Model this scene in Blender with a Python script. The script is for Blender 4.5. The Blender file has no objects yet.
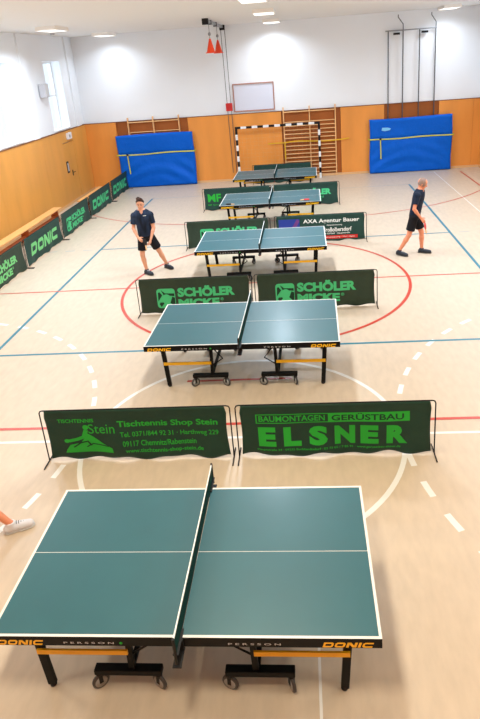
import bpy, bmesh, math, random
import numpy as np
from mathutils import Vector, Matrix
R = math.radians
PI = math.pi
random.seed(4)
SC = bpy.context.scene
COL = SC.collection

# ------------------------------------------------------------------ camera
YAW, PIT, ROLL = -0.0877, 0.3517, -0.0746
FPX = 603.14
CAM = Vector((0.9179, -11.8662, 4.435))
SHX, SHY = 19.0065, -79.667
_f = Vector((math.sin(YAW)*math.cos(PIT), math.cos(YAW)*math.cos(PIT), -math.sin(PIT)))
_r = _f.cross(Vector((0, 0, 1))).normalized()
_u = _r.cross(_f)
_r2 = math.cos(ROLL)*_r + math.sin(ROLL)*_u
_u2 = -math.sin(ROLL)*_r + math.cos(ROLL)*_u
cd = bpy.data.cameras.new('camera')
cam = bpy.data.objects.new('camera', cd)
COL.objects.link(cam)
m = Matrix((_r2, _u2, -_f)).transposed().to_4x4()
m.translation = CAM
cam.matrix_world = m
cd.sensor_fit = 'HORIZONTAL'
cd.sensor_width = 36
cd.lens = FPX/480*36
cd.shift_x = -SHX/480
cd.shift_y = SHY/480
cd.clip_start = 0.05
cd.clip_end = 200
SC.camera = cam

# ------------------------------------------------------------------ hall size
XL, XR, YB, YF, ZC = -7.45, 7.55, 11.6, -15.2, 5.63
WOOD = 2.5
WIN_Y = [8.6, 4.7, 0.8, -3.1, -7.0, -10.9]      # start of every window, 1.5 m wide
WIN_W, WZ0, WZ1, REV = 1.5, 2.55, 4.82, 0.34

# ------------------------------------------------------------------ world, light, exposure
w = bpy.data.worlds.new('sky')
SC.world = w
w.use_nodes = True
bg = w.node_tree.nodes['Background']
bg.inputs[0].default_value = (0.80, 0.90, 1.0, 1)
bg.inputs[1].default_value = 1.3
SC.view_settings.view_transform = 'Standard'
SC.view_settings.look = 'None'
SC.view_settings.gamma = 1
SC.view_settings.use_curve_mapping = False
SC.view_settings.exposure = -0.12

WINDOW_POWER, LAMP_POWER = 40, 130


def area(name, loc, rot, sx, sy, power, col, spread=PI):
    d = bpy.data.lights.new(name, 'AREA')
    d.shape = 'RECTANGLE'
    d.size, d.size_y, d.energy, d.color, d.spread = sx, sy, power, col, spread
    o = bpy.data.objects.new(name, d)
    COL.objects.link(o)
    o.location = loc
    o.rotation_euler = rot
    return o


for wy in WIN_Y:      # daylight entering through every window of both long walls
    wp = WINDOW_POWER*(1.0 if wy > -4 else 0.35)
    area('window_daylight', (XL-0.75, wy+WIN_W/2, (WZ0+WZ1)/2), (0, R(-90), 0), 2.6, 1.9, wp, (0.66, 0.85, 1.0))
    area('window_daylight', (XR+0.75, wy+WIN_W/2, (WZ0+WZ1)/2), (0, R(90), 0), 2.6, 1.9, wp, (0.66, 0.85, 1.0))

# ------------------------------------------------------------------ materials
MATS = {}


def mat(name, col, rough=0.6, spec=0.5, metal=0.0, emit=None, es=0, noise=None, bump=None, coat=0):
    """noise=(scale xyz, amount, detail); bump=(scale, strength, distance)"""
    if name in MATS:
        return MATS[name]
    mt = bpy.data.materials.new(name)
    mt.use_nodes = True
    nt = mt.node_tree
    b = nt.nodes['Principled BSDF']
    b.inputs['Base Color'].default_value = (*col, 1)
    b.inputs['Roughness'].default_value = rough
    b.inputs['Specular IOR Level'].default_value = spec
    b.inputs['Metallic'].default_value = metal
    b.inputs['Coat Weight'].default_value = coat
    b.inputs['Coat Roughness'].default_value = 0.2
    if emit:
        b.inputs['Emission Color'].default_value = (*emit, 1)
        b.inputs['Emission Strength'].default_value = es
    tc = nt.nodes.new('ShaderNodeTexCoord')
    if noise:
        mp = nt.nodes.new('ShaderNodeMapping')
        mp.inputs['Scale'].default_value = noise[0]
        nt.links.new(tc.outputs['Object'], mp.inputs[0])
        nz = nt.nodes.new('ShaderNodeTexNoise')
        nz.inputs['Scale'].default_value = 1
        nz.inputs['Detail'].default_value = noise[2]
        nt.links.new(mp.outputs[0], nz.inputs['Vector'])
        rp = nt.nodes.new('ShaderNodeValToRGB')
        a = noise[1]
        rp.color_ramp.elements[0].position = 0.3
        rp.color_ramp.elements[1].position = 0.7
        rp.color_ramp.elements[0].color = (*[max(0, c*(1-a)) for c in col], 1)
        rp.color_ramp.elements[1].color = (*[min(1, c*(1+a)) for c in col], 1)
        nt.links.new(nz.outputs['Fac'], rp.inputs[0])
        nt.links.new(rp.outputs[0], b.inputs['Base Color'])
    if bump:
        nb = nt.nodes.new('ShaderNodeTexNoise')
        nb.inputs['Scale'].default_value = bump[0]
        nb.inputs['Detail'].default_value = 3
        nt.links.new(tc.outputs['Object'], nb.inputs['Vector'])
        bp = nt.nodes.new('ShaderNodeBump')
        bp.inputs['Strength'].default_value = bump[1]
        bp.inputs['Distance'].default_value = bump[2]
        nt.links.new(nb.outputs['Fac'], bp.inputs['Height'])
        nt.links.new(bp.outputs[0], b.inputs['Normal'])
    MATS[name] = mt
    return mt


def srgb(r, g, b):
    f = lambda c: (c/255/12.92) if c/255 <= 0.04045 else ((c/255+0.055)/1.055)**2.4
    return (f(r), f(g), f(b))


M_floor = mat('floor_lino', srgb(198, 180, 158), 0.42, 0.55, noise=((12, 4, 1), 0.06, 9))
M_wall = mat('wall_plaster', srgb(242, 246, 251), 0.8, 0.2, noise=((0.6, 0.6, 0.6), 0.015, 2))
M_ceil = mat('ceiling_plaster', srgb(236, 236, 234), 0.85, 0.1)
M_wood = mat('wall_wood', srgb(234, 152, 70), 0.42, 0.4, noise=((1.6, 1.6, 0.35), 0.10, 5))
M_wood_lit = mat('wall_wood_lit', srgb(228, 162, 78), 0.42, 0.4, noise=((1.6, 1.6, 0.35), 0.08, 5))  # same panelling wood, the side wall's brighter light put into its colour
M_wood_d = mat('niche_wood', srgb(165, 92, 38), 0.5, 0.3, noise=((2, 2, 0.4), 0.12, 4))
M_wood_edge = mat('wood_edge', srgb(120, 78, 48), 0.5, 0.3)
M_light_wood = mat('light_wood', srgb(240, 190, 130), 0.4, 0.4, noise=((6, 6, 2), 0.08, 4))
M_bench = mat('bench_wood', srgb(236, 176, 110), 0.35, 0.5, noise=((8, 1.5, 8), 0.08, 4))
M_bench_d = mat('bench_leg_wood', srgb(170, 84, 40), 0.5, 0.3)
M_base = mat('baseboard_wood', srgb(226, 180, 130), 0.45, 0.4)
M_white = mat('white_paint', (0.86, 0.87, 0.88), 0.4, 0.4)
M_line_w = mat('line_white', srgb(226, 224, 220), 0.34, 0.5)
M_line_r = mat('line_red', srgb(190, 62, 44), 0.34, 0.5)
M_line_b = mat('line_blue', srgb(8, 116, 138), 0.34, 0.5)
M_line_g = mat('line_grey', srgb(150, 160, 165), 0.34, 0.5)
M_top = mat('table_green', srgb(20, 86, 96), 0.45, 0.6, noise=((3, 3, 3), 0.04, 3), coat=0.15)
M_black = mat('black_metal', (0.004, 0.004, 0.0045), 0.5, 0.18)
M_blackp = mat('black_plastic', (0.010, 0.010, 0.011), 0.5, 0.25)
M_yellow = mat('yellow_metal', srgb(250, 190, 20), 0.42, 0.5)
M_tyre = mat('wheel_grey', (0.32, 0.33, 0.34), 0.5, 0.4)
M_hub = mat('wheel_hub', (0.05, 0.05, 0.055), 0.4, 0.5)
M_net = mat('net_dark', srgb(16, 60, 58), 0.8, 0.1, bump=(260, 0.6, 0.002))
M_tape = mat('net_tape', srgb(232, 236, 236), 0.6, 0.3)
M_cloth = mat('barrier_cloth', srgb(16, 56, 44), 0.55, 0.35, noise=((5, 5, 5), 0.10, 4), bump=(14, 0.25, 0.02))
M_cloth2 = mat('barrier_cloth_dull', srgb(44, 62, 50), 0.6, 0.3, noise=((5, 5, 5), 0.10, 4), bump=(14, 0.25, 0.02))
M_cloth3 = mat('barrier_cloth_side', srgb(30, 64, 58), 0.6, 0.3, noise=((5, 5, 5), 0.10, 4), bump=(14, 0.2, 0.02))
M_green = mat('print_green', srgb(36, 170, 54), 0.6, 0.3)
M_mint = mat('print_mint', srgb(72, 196, 132), 0.6, 0.3)
M_pale = mat('print_pale_green', srgb(120, 205, 130), 0.6, 0.3)
M_pwhite = mat('print_white', srgb(236, 240, 236), 0.6, 0.3)
M_pdark = mat('print_dark', srgb(16, 56, 40), 0.6, 0.3)
M_pred = mat('print_red', srgb(205, 42, 38), 0.6, 0.3)
M_pblue = mat('print_blue', srgb(40, 60, 150), 0.6, 0.3)
M_ppurple = mat('print_purple', srgb(110, 60, 130), 0.6, 0.3)
M_mat = mat('mat_blue', srgb(0, 94, 205), 0.5, 0.15, bump=(2.2, 0.35, 0.12))
M_strap = mat('strap_lime', srgb(205, 205, 70), 0.6, 0.3)
M_strap_y = mat('strap_yellow', srgb(226, 176, 40), 0.6, 0.3)
M_steel = mat('steel_grey', (0.30, 0.31, 0.33), 0.4, 0.5, metal=0.5)
M_pole = mat('pole_grey', (0.10, 0.10, 0.11), 0.4, 0.5, metal=0.4)
M_orange = mat('cone_orange', srgb(235, 70, 30), 0.5, 0.4)
M_red = mat('red_paint', srgb(200, 40, 40), 0.5, 0.4)
M_panel = mat('hatch_panel', srgb(222, 226, 240), 0.35, 0.5)
M_goalnet = mat('goal_net', srgb(214, 190, 160), 0.8, 0.1)
M_skin = mat('skin', srgb(222, 160, 128), 0.55, 0.4)
M_skin2 = mat('skin_ruddy', srgb(224, 146, 112), 0.55, 0.4)
M_shirt = mat('navy_shirt', srgb(22, 34, 54), 0.7, 0.2, bump=(18, 0.5, 0.02))
M_shirt_p = mat('patterned_shirt', srgb(30, 44, 66), 0.7, 0.2, noise=((9, 9, 2.4), 0.75, 1), bump=(18, 0.5, 0.02))
M_shirt2 = mat('white_shirt', srgb(225, 228, 232), 0.7, 0.2, bump=(18, 0.5, 0.02))
M_short = mat('black_shorts', srgb(20, 20, 26), 0.7, 0.2, bump=(18, 0.5, 0.02))
M_stripe = mat('shirt_stripe', srgb(70, 100, 140), 0.7, 0.2)
M_hair = mat('brown_hair', srgb(62, 38, 28), 0.7, 0.3, bump=(60, 0.8, 0.01))
M_hair2 = mat('grey_hair', srgb(150, 122, 108), 0.7, 0.3)
M_shoe = mat('dark_shoe', srgb(40, 46, 56), 0.6, 0.3)
M_shoe2 = mat('light_shoe', srgb(214, 216, 224), 0.6, 0.3)
M_sole = mat('shoe_sole', srgb(200, 200, 200), 0.6, 0.3)
M_sole_d = mat('shoe_sole_dark', srgb(70, 68, 66), 0.6, 0.3)
M_eye = mat('eye_white', (0.8, 0.8, 0.8), 0.3)
M_iris = mat('eye_dark', (0.03, 0.02, 0.015), 0.3)
M_lip = mat('lip', srgb(190, 100, 90), 0.5)
M_bat_r = mat('bat_red', srgb(205, 30, 36), 0.5)
M_lampglow = mat('lamp_diffuser', (0.9, 0.9, 0.88), 0.6, emit=(1.0, 0.97, 0.92), es=1.6)
M_lampbody = mat('lamp_housing', srgb(250, 246, 240), 0.6, 0.3)
M_grey = mat('grey_plastic', srgb(196, 198, 204), 0.5, 0.4)

M_glass = bpy.data.materials.new('window_glass')
M_glass.use_nodes = True
_nt = M_glass.node_tree
_nt.nodes.clear()
_o = _nt.nodes.new('ShaderNodeOutputMaterial')
_mx = _nt.nodes.new('ShaderNodeMixShader')
_mx.inputs[0].default_value = 0.08
_t = _nt.nodes.new('ShaderNodeBsdfTransparent')
_g = _nt.nodes.new('ShaderNodeBsdfGlossy')
_g.inputs['Roughness'].default_value = 0.02
_nt.links.new(_t.outputs[0], _mx.inputs[1])
_nt.links.new(_g.outputs[0], _mx.inputs[2])
_nt.links.new(_mx.outputs[0], _o.inputs[0])


# ------------------------------------------------------------------ mesh helpers
def frame_from(d):
    d = d.normalized()
    up = Vector((0, 0, 1)) if abs(d.z) < 0.95 else Vector((1, 0, 0))
    a = d.cross(up).normalized()
    return a, a.cross(d).normalized()


class MB:
    def __init__(s):
        s.v, s.f, s.m, s.sm = [], [], [], []
        s.mi = 0

    def add(s, vs, fs, smooth=False):
        k = len(s.v)
        s.v += [tuple(p) for p in vs]
        for f in fs:
            s.f.append(tuple(i+k for i in f))
            s.m.append(s.mi)
            s.sm.append(smooth)
        return s

    def box(s, x0, y0, z0, x1, y1, z1):
        x0, x1 = min(x0, x1), max(x0, x1)
        y0, y1 = min(y0, y1), max(y0, y1)
        z0, z1 = min(z0, z1), max(z0, z1)
        v = [(x, y, z) for z in (z0, z1) for y in (y0, y1) for x in (x0, x1)]
        return s.add(v, [(0, 2, 3, 1), (4, 5, 7, 6), (0, 1, 5, 4), (2, 6, 7, 3), (0, 4, 6, 2), (1, 3, 7, 5)])

    def beam(s, a, b, wx, wy, up=None):
        """rectangular bar from a to b"""
        a, b = Vector(a), Vector(b)
        p, q = frame_from(b-a)
        if up:
            q = Vector(up)
            p = (b-a).normalized().cross(q).normalized()
            q = p.cross((b-a).normalized()).normalized()
        v = []
        for c in (a, b):
            for i, j in ((-1, -1), (1, -1), (1, 1), (-1, 1)):
                v.append(c+p*(i*wx/2)+q*(j*wy/2))
        return s.add(v, [(3, 2, 1, 0), (4, 5, 6, 7), (0, 1, 5, 4), (1, 2, 6, 5), (2, 3, 7, 6), (3, 0, 4, 7)])

    def tube(s, pts, r, n=8, r2=None, caps=True):
        pts = [Vector(p) for p in pts]
        rings = []
        for i, p in enumerate(pts):
            if i == 0:
                d = pts[1]-p
            elif i == len(pts)-1:
                d = p-pts[i-1]
            else:
                d = (p-pts[i-1]).normalized()+(pts[i+1]-p).normalized()
            if i == 0:
                a, b = frame_from(d)
            else:
                a = (a-d.normalized()*a.dot(d.normalized())).normalized()
                b = a.cross(d.normalized())
            rr = r if r2 is None else r+(r2-r)*i/(len(pts)-1)
            rings.append([p+a*math.cos(2*PI*k/n)*rr+b*math.sin(2*PI*k/n)*rr for k in range(n)])
        v = [q for g in rings for q in g]
        f = []
        for i in range(len(pts)-1):
            for k in range(n):
                f.append((i*n+k, i*n+(k+1) % n, (i+1)*n+(k+1) % n, (i+1)*n+k))
        s.add(v, f, True)
        if caps:
            s.add(rings[0], [tuple(range(n))[::-1]])
            s.add(rings[-1], [tuple(range(n))])
        return s

    def lathe(s, prof, c=(0, 0, 0), axis='z', n=24):
        """prof: (r, h) list"""
        v = []
        for r, h in prof:
            for k in range(n):
                x, y = r*math.cos(2*PI*k/n), r*math.sin(2*PI*k/n)
                p = {'z': (x, y, h), 'x': (h, x, y), 'y': (x, h, y)}[axis]
                v.append((p[0]+c[0], p[1]+c[1], p[2]+c[2]))
        f = []
        for i in range(len(prof)-1):
            for k in range(n):
                f.append((i*n+k, i*n+(k+1) % n, (i+1)*n+(k+1) % n, (i+1)*n+k))
        f.append(tuple(range(n))[::-1])
        f.append(tuple(range((len(prof)-1)*n, len(prof)*n)))
        return s.add(v, f, True)

    def build(s, name, mats, parent=None, bevel=0, loc=None):
        me = bpy.data.meshes.new(name)
        me.from_pydata(s.v, [], s.f)
        if not isinstance(mats, (list, tuple)):
            mats = [mats]
        for x in mats:
            me.materials.append(x)
        me.polygons.foreach_set('material_index', s.m)
        me.polygons.foreach_set('use_smooth', s.sm)
        bm = bmesh.new()
        bm.from_mesh(me)
        bmesh.ops.recalc_face_normals(bm, faces=bm.faces)
        bm.to_mesh(me)
        bm.free()
        me.update()
        o = bpy.data.objects.new(name, me)
        COL.objects.link(o)
        if loc:
            o.location = loc
        if parent:
            o.parent = parent
        if bevel:
            b = o.modifiers.new('bevel', 'BEVEL')
            b.width = bevel
            b.segments = 2
            b.limit_method = 'ANGLE'
        return o


def tag(o, label=None, cat=None, group=None, kind=None):
    if label: o['label'] = label
    if cat: o['category'] = cat
    if group: o['group'] = group
    if kind: o['kind'] = kind
    return o


def thing(name, label, cat, loc=(0, 0, 0), rz=0, group=None):
    o = bpy.data.objects.new(name, None)
    o.empty_display_size = 0.2
    COL.objects.link(o)
    o.location = loc
    o.rotation_euler = (0, 0, rz)
    return tag(o, label, cat, group)


def struct(name, mb, mats, bevel=0, label=None):
    o = mb.build(name, mats, bevel=bevel)
    o['kind'] = 'structure'
    if label: o['label'] = label
    return o


def copy_tree(root, loc=None, rz=None, label=None):
    def cp(o, par):
        c = o.copy()
        COL.objects.link(c)
        if par: c.parent = par
        for ch in list(o.children):
            cp(ch, c)
        return c
    c = cp(root, None)
    if loc: c.location = loc
    if rz is not None: c.rotation_euler = (0, 0, rz)
    if label: c['label'] = label
    return c


def text_geo(s, bold=0.0, space=1.0):
    """triangulated letters of the built-in font, in x 0..w, y 0..h"""
    cu = bpy.data.curves.new('t', 'FONT')
    cu.body = s
    cu.offset = bold
    cu.resolution_u = 3
    cu.space_character = space
    o = bpy.data.objects.new('t', cu)
    COL.objects.link(o)
    dg = bpy.context.evaluated_depsgraph_get()
    me = bpy.data.meshes.new_from_object(o.evaluated_get(dg))
    v = [tuple(p.co) for p in me.vertices]
    f = [tuple(p.vertices) for p in me.polygons]
    bpy.data.objects.remove(o)
    bpy.data.meshes.remove(me)
    bpy.data.curves.remove(cu)
    if not v:
        return [], []
    x0, x1 = min(p[0] for p in v), max(p[0] for p in v)
    y0, y1 = min(p[1] for p in v), max(p[1] for p in v)
    return [((p[0]-x0)/(x1-x0), (p[1]-y0)/(y1-y0)) for p in v], f


def stroke(pts, wd, closed=False):
    """thick polyline as quads with mitred joints; returns 2D verts, faces"""
    n = len(pts)
    L, Rr = [], []
    for i in range(n):
        p = Vector(pts[i])
        a = Vector(pts[i-1]) if (i > 0 or closed) else None
        b = Vector(pts[(i+1) % n]) if (i < n-1 or closed) else None
        d1 = (p-a).normalized() if a is not None else None
        d2 = (b-p).normalized() if b is not None else None
        if d1 is None: d1 = d2
        if d2 is None: d2 = d1
        n1 = Vector((-d1.y, d1.x)); n2 = Vector((-d2.y, d2.x))
        mm = (n1+n2)
        mm = mm.normalized() if mm.length > 1e-4 else n1
        k = wd/2/max(0.35, mm.dot(n1))
        L.append(p+mm*k); Rr.append(p-mm*k)
    v = [tuple(x) for x in L]+[tuple(x) for x in Rr]
    f = [(i, (i+1) % n, n+(i+1) % n, n+i) for i in range(n if closed else n-1)]
    return v, f


def donic_geo():
    """five wide slanted block letters, x 0..1, y 0..1"""
    V, F = [], []
    W, g, t = 1.40, 0.20, 0.30
    def put(vf, ox):
        k = len(V)
        V.extend([(x+ox, y) for x, y in vf[0]])
        F.extend([tuple(i+k for i in f) for f in vf[1]])
    h = t/2
    D = [(h, h), (h, 1-h), (W-0.3, 1-h), (W-h, 1-0.3), (W-h, 0.3), (W-0.3, h)]
    O = [(h, 0.3), (h, 0.7), (0.3, 1-h), (W-0.3, 1-h), (W-h, 0.7), (W-h, 0.3), (W-0.3, h), (0.3, h)]
    x = 0
    put(stroke(D, t, True), x); x += W+g
    put(stroke(O, t, True), x); x += W+g
    put(([(0, 0), (t*1.2, 0), (t*1.2, 1), (0, 1), (W-t*1.2, 0), (W, 0), (W, 1), (W-t*1.2, 1), (0, 1), (t*1.6, 1), (W, 0), (W-t*1.6, 0)],
         [(0, 1, 2, 3), (4, 5, 6, 7), (8, 9, 10, 11)]), x); x += W+g
    put(([(0, 0), (t*1.2, 0), (t*1.2, 1), (0, 1)], [(0, 1, 2, 3)]), x); x += t*1.2+g
    put(stroke([(W, 1-h), (0.3, 1-h), (h, 0.7), (h, 0.3), (0.3, h), (W, h)], t), x); x += W
    V = [((vx+0.28*vy)/(x+0.28), vy) for vx, vy in V]
    return V, F


DONIC = donic_geo()


def subdivide2d(v, f, maxlen):
    bm = bmesh.new()
    bv = [bm.verts.new((x, y, 0)) for x, y in v]
    for q in f:
        try: bm.faces.new([bv[i] for i in q])
        except Exception: pass
    bmesh.ops.triangulate(bm, faces=bm.faces)
    for _ in range(3):
        e = [e for e in bm.edges if e.calc_length() > maxlen]
        if not e: break
        bmesh.ops.subdivide_edges(bm, edges=e, cuts=1)
        bmesh.ops.triangulate(bm, faces=[q for q in bm.faces if len(q.verts) > 4])
    bm.verts.index_update()
    v2 = [(p.co.x, p.co.y) for p in bm.verts]
    f2 = [tuple(p.index for p in q.verts) for q in bm.faces]
    bm.free()
    return v2, f2


# ------------------------------------------------------------------ floor with its painted lines
fl = MB()
fl.box(XL-0.3, YF-0.3, -0.2, XR+0.3, YB+0.3, 0)


def strip(x0, y0, x1, y1, wd, mi, z):
    fl.mi = mi
    d = Vector((x1-x0, y1-y0)).normalized()*wd/2
    n = Vector((-d.y, d.x))
    fl.add([(x0-n.x, y0-n.y, z), (x1-n.x, y1-n.y, z), (x1+n.x, y1+n.y, z), (x0+n.x, y0+n.y, z)], [(0, 1, 2, 3)])
    fl.mi = 0


def arc(cx, cy, r, a0, a1, wd, mi, z, dash=None):
    fl.mi = mi
    n = max(2, int(abs(a1-a0)*r/0.12))
    if dash:
        on, off = dash
        k = int(abs(a1-a0)*r/(on+off))
        for i in range(k):
            s = a0+(a1-a0)*i*(on+off)/(abs(a1-a0)*r)
            arc(cx, cy, r, s, s+on/r*(1 if a1 > a0 else -1), wd, mi, z)
        fl.mi = 0
        return
    v = []
    for i in range(n+1):
        a = a0+(a1-a0)*i/n
        v += [(cx+(r-wd/2)*math.cos(a), cy+(r-wd/2)*math.sin(a), z), (cx+(r+wd/2)*math.cos(a), cy+(r+wd/2)*math.sin(a), z)]
    fl.add(v, [(2*i, 2*i+1, 2*i+3, 2*i+2) for i in range(n)])
    fl.mi = 0


# 1 white 2 red 3 blue 4 grey
for sx in (-4.5, 4.5):
    strip(sx, -9, sx, 9, 0.06, 3, 0.0022)
for yy in (-3, 3):
    strip(-4.5, yy, 4.5, yy, 0.055, 3, 0.0018)
strip(-4.5, 9, 4.5, 9, 0.035, 4, 0.0018)
strip(-4.5, -9, 4.5, -9, 0.035, 4, 0.0018)
for k in range(6):
    for s in (-1, 1):
        strip(s*(4.72+k*0.48), 3, s*(4.98+k*0.48), 3, 0.04, 4, 0.0018)
strip(-5.95, 0, 6.9, 0, 0.045, 2, 0.0026)
strip(-7.2, 0, -6.12, 0, 0.045, 2, 0.0026)
strip(-7.2, -5.2, 6.9, -5.2, 0.055, 2, 0.0026)
strip(-0.95, -4.06, 0.6, -4.06, 0.05, 2, 0.0026)
arc(0.0, -0.04, 2.96, 0, 2*PI, 0.06, 2, 0.003)
arc(1.5, 11.3, 6.25, R(-90), R(-30), 0.045, 2, 0.0026)
arc(-1.5, 11.3, 6.25, R(-90), R(-150), 0.045, 2, 0.0026)
strip(-1.5, 5.05, 1.5, 5.05, 0.045, 2, 0.0026)
strip(6.66, 7.9, 6.66, 10.8, 0.05, 2, 0.0028)
strip(5.74, 4.0, 5.74, 11.0, 0.025, 1, 0.0012)
strip(-7.2, -5.5, 7.2, -5.5, 0.045, 1, 0.0010)
arc(0.0, -5.47, 1.99, 0, 2*PI, 0.06, 1, 0.0014)
strip(0.87, -12, 0.87, -7.5, 0.022, 1, 0.0012)
arc(6.06, -5.54, 4.09, R(90), R(270), 0.07, 1, 0.0006, dash=(0.25, 0.27))
arc(-6.1, -5.5, 4.0, R(90), R(-90), 0.07, 1, 0.0006, dash=(0.25, 0.27))
floor = struct('floor', fl, [M_floor, M_line_w, M_line_r, M_line_b, M_line_g])

# ------------------------------------------------------------------ ceiling and walls
struct('ceiling', MB().box(XL-0.5, YF-0.3, ZC, XR+0.5, YB+0.3, ZC+0.2), M_ceil)


def window_wall(side):
    s = -1 if side == 'left' else 1
    X = XL if side == 'left' else XR
    X2 = X+s*0.45
    b = MB()
    b.box(X, YF-0.3, 0, X2, YB+0.3, WZ0)
    b.box(X, YF-0.3, WZ1, X2, YB+0.3, ZC)
    ys = sorted(WIN_Y)
    edges = [YF-0.3]+[e for y in ys for e in (y, y+WIN_W)]+[YB+0.3]
    for i in range(0, len(edges), 2):
        b.box(X, edges[i], WZ0, X2, edges[i+1], WZ1)
    for y in ys:      # shallow wall piers between the windows
        b.box(X, y+WIN_W+0.65, WOOD, X-s*0.06, y+WIN_W+1.05, ZC)
    struct('wall_'+side, b, M_wall)


window_wall('left')
window_wall('right')
struct('wall_back', MB().box(XL-0.45, YB, 0, XR+0.45, YB+0.3, ZC), M_wall)
struct('wall_front', MB().box(XL-0.45, YF-0.3, 0, XR+0.45, YF, ZC), M_wood)

n_win = 0
for s, X in ((-1, XL), (1, XR)):
    for y in WIN_Y:
        n_win += 1
        xg = X+s*REV
        b = MB()
        t = 0.06
        for a in (y, y+WIN_W-t, y+WIN_W/2-t/2):
            b.box(xg-0.03, a, WZ0, xg+0.03, a+t, WZ1)
        for z in (WZ0, WZ1-t, WZ0+1.12):
            b.box(xg-0.028, y, z, xg+0.028, y+WIN_W, z+t)
        o = struct('window_%d' % n_win, b, M_white)
        MB().box(xg-0.004, y+t, WZ0+t, xg+0.004, y+WIN_W-t, WZ1-t).build('glass', M_glass, o)
        MB().box(xg-s*0.03, y+0.005, WZ0, X-s*0.02, y+WIN_W-0.005, WZ0+0.03).build('sill', M_white, o)

# wood panelling (setting)
PT = 0.10       # panelling thickness on the back wall
DO0, DO1 = 8.98, 10.0
b = MB()
segs = [-15.2, -11.5, -7.6, -3.7, 0.2, 4.1, 7.3, DO0-0.02]
for i in range(len(segs)-1):
    b.box(XL, segs[i]+0.004, 0.08, XL+0.05, segs[i+1]-0.004, WOOD)
b.box(XL, DO1+0.02, 0.08, XL+0.05, YB-PT, WOOD)
b.box(XL, DO0-0.02, 2.12, XL+0.05, DO1+0.02, WOOD)
struct('trim_1', b, M_wood_lit, label='brown wood panelling in a lit tone along the left wall')
struct('trim_2', MB().box(XL, YF, WOOD, XL+0.065, YB-PT, WOOD+0.025), M_wood_edge)
b = MB()
niches = [(-6.25, -3.35), (0.10, 2.42), (3.92, 6.02)]
pan = [(XL, -6.25), (-3.35, -1.66), (-1.66, 0.10), (2.42, 3.92), (6.02, 7.2), (7.2, XR)]
for x0, x1 in pan:
    b.box(x0+0.003, YB-PT, 0.08, x1-0.003, YB, WOOD)
for x0, x1 in niches:
    b.box(x0-0.02, YB-PT-0.004, 0.08, x0+0.05, YB-0.01, WOOD)
    b.box(x1-0.05, YB-PT-0.004, 0.08, x1+0.02, YB-0.01, WOOD)
struct('trim_3', b, M_wood, label='orange brown wood panelling on the back wall')
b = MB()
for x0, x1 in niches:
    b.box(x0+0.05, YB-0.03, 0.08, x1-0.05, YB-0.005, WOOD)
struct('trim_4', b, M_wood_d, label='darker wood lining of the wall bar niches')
b = MB()
b.box(XL, YB-PT-0.012, WOOD, XR, YB, WOOD+0.02)
struct('trim_5', b, M_wood_edge)
b = MB()
b.box(XR-0.05, YF, 0.08, XR, YB-PT, WOOD)
struct('trim_6', b, M_wood_lit, label='brown wood panelling in a lit tone along the right wall')
struct('baseboard_back', MB().box(XL, YB-PT-0.03, 0, XR, YB, 0.08), M_base)
struct('baseboard_left', MB().box(XL, YF, 0, XL+0.07, YB-PT-0.03, 0.08), M_base)
struct('baseboard_right', MB().box(XR-0.07, YF, 0, XR, YB-PT-0.03, 0.08), M_base)

# flush door in the left panelling
d = struct('door_1', MB().box(XL, DO0, 0.08, XL+0.042, DO1, 2.10), M_wood_lit, label='flush wooden door in the left wall panelling')
b = MB()
b.box(XL+0.042, 9.02, 1.08, XL+0.056, 9.20, 1.48)
b.build('pull_plate', M_blackp, d)
MB().box(XL+0.057, 9.06, 1.14, XL+0.062, 9.16, 1.42).build('inlay', M_grey, d)
b = MB()
b.box(XL+0.042, 9.45, 0.92, XL+0.052, 9.52, 1.12)
b.tube([(XL+0.05, 9.485, 1.04), (XL+0.10, 9.485, 1.04), (XL+0.10, 9.60, 1.04)], 0.012)
b.build('door_handle', M_blackp, d)

# ------------------------------------------------------------------ ceiling lamps
def lamp(x, y, label):
    t = thing('ceiling_light', label, 'ceiling light', (x, y, ZC), 0, 'box shaped lights on the ceiling')
    b = MB()
    w_, l_, h_ = 0.28, 0.52, 0.10
    b.box(-w_, -l_, -h_, -w_+0.02, l_, 0)
    b.box(w_-0.02, -l_, -h_, w_, l_, 0)
    b.box(-w_+0.02, -l_, -h_, w_-0.02, -l_+0.02, 0)
    b.box(-w_+0.02, l_-0.02, -h_, w_-0.02, l_, 0)
    b.build('housing', M_lampbody, t)
    MB().box(-w_+0.02, -l_+0.02, -h_+0.004, w_-0.02, l_-0.02, -h_+0.02).build('diffuser', M_lampglow, t)
    a = area('lamp_light', (0, 0, -h_-0.006), (0, 0, 0), 0.50, 0.98, LAMP_POWER*(0.30 if y > 9.9 else 1.15 if y > -5 else 0.95)*(0.80 if abs(x) > 3 else 1.0 if -5 < y < 0 else 1.2), ((0.88, 1.0, 1.13) if y > -5 else (1.0, 0.90, 0.71)), R(145 if y > 9.9 else 152 if abs(x) > 3 else 174))
    a.parent = t
    return t


rows = [10.55, 5.8, 1.6, -0.8, -6.4, -10.4]
cname = {-5.85: 'left', 0.03: 'middle', 6.0: 'right'}
rname = ['farthest, close to the back wall', 'second from the back wall', 'third from the back wall', 'fourth from the back wall', 'fifth from the back wall', 'nearest, above the gallery']
for x in cname:
    for i, y in enumerate(rows):
        lamp(x, y, 'white box ceiling light of the %s row, %s' % (cname[x], rname[i]))

# ------------------------------------------------------------------ table tennis tables
CAST = {(-1, -1, 0.73): -52, (-1, -1, 0.27): 60, (1, -1, 0.27): 70, (1, -1, 0.73): 25,
        (-1, 1, 0.73): 40, (-1, 1, 0.27): -30, (1, 1, 0.27): 65, (1, 1, 0.73): -50}


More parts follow.
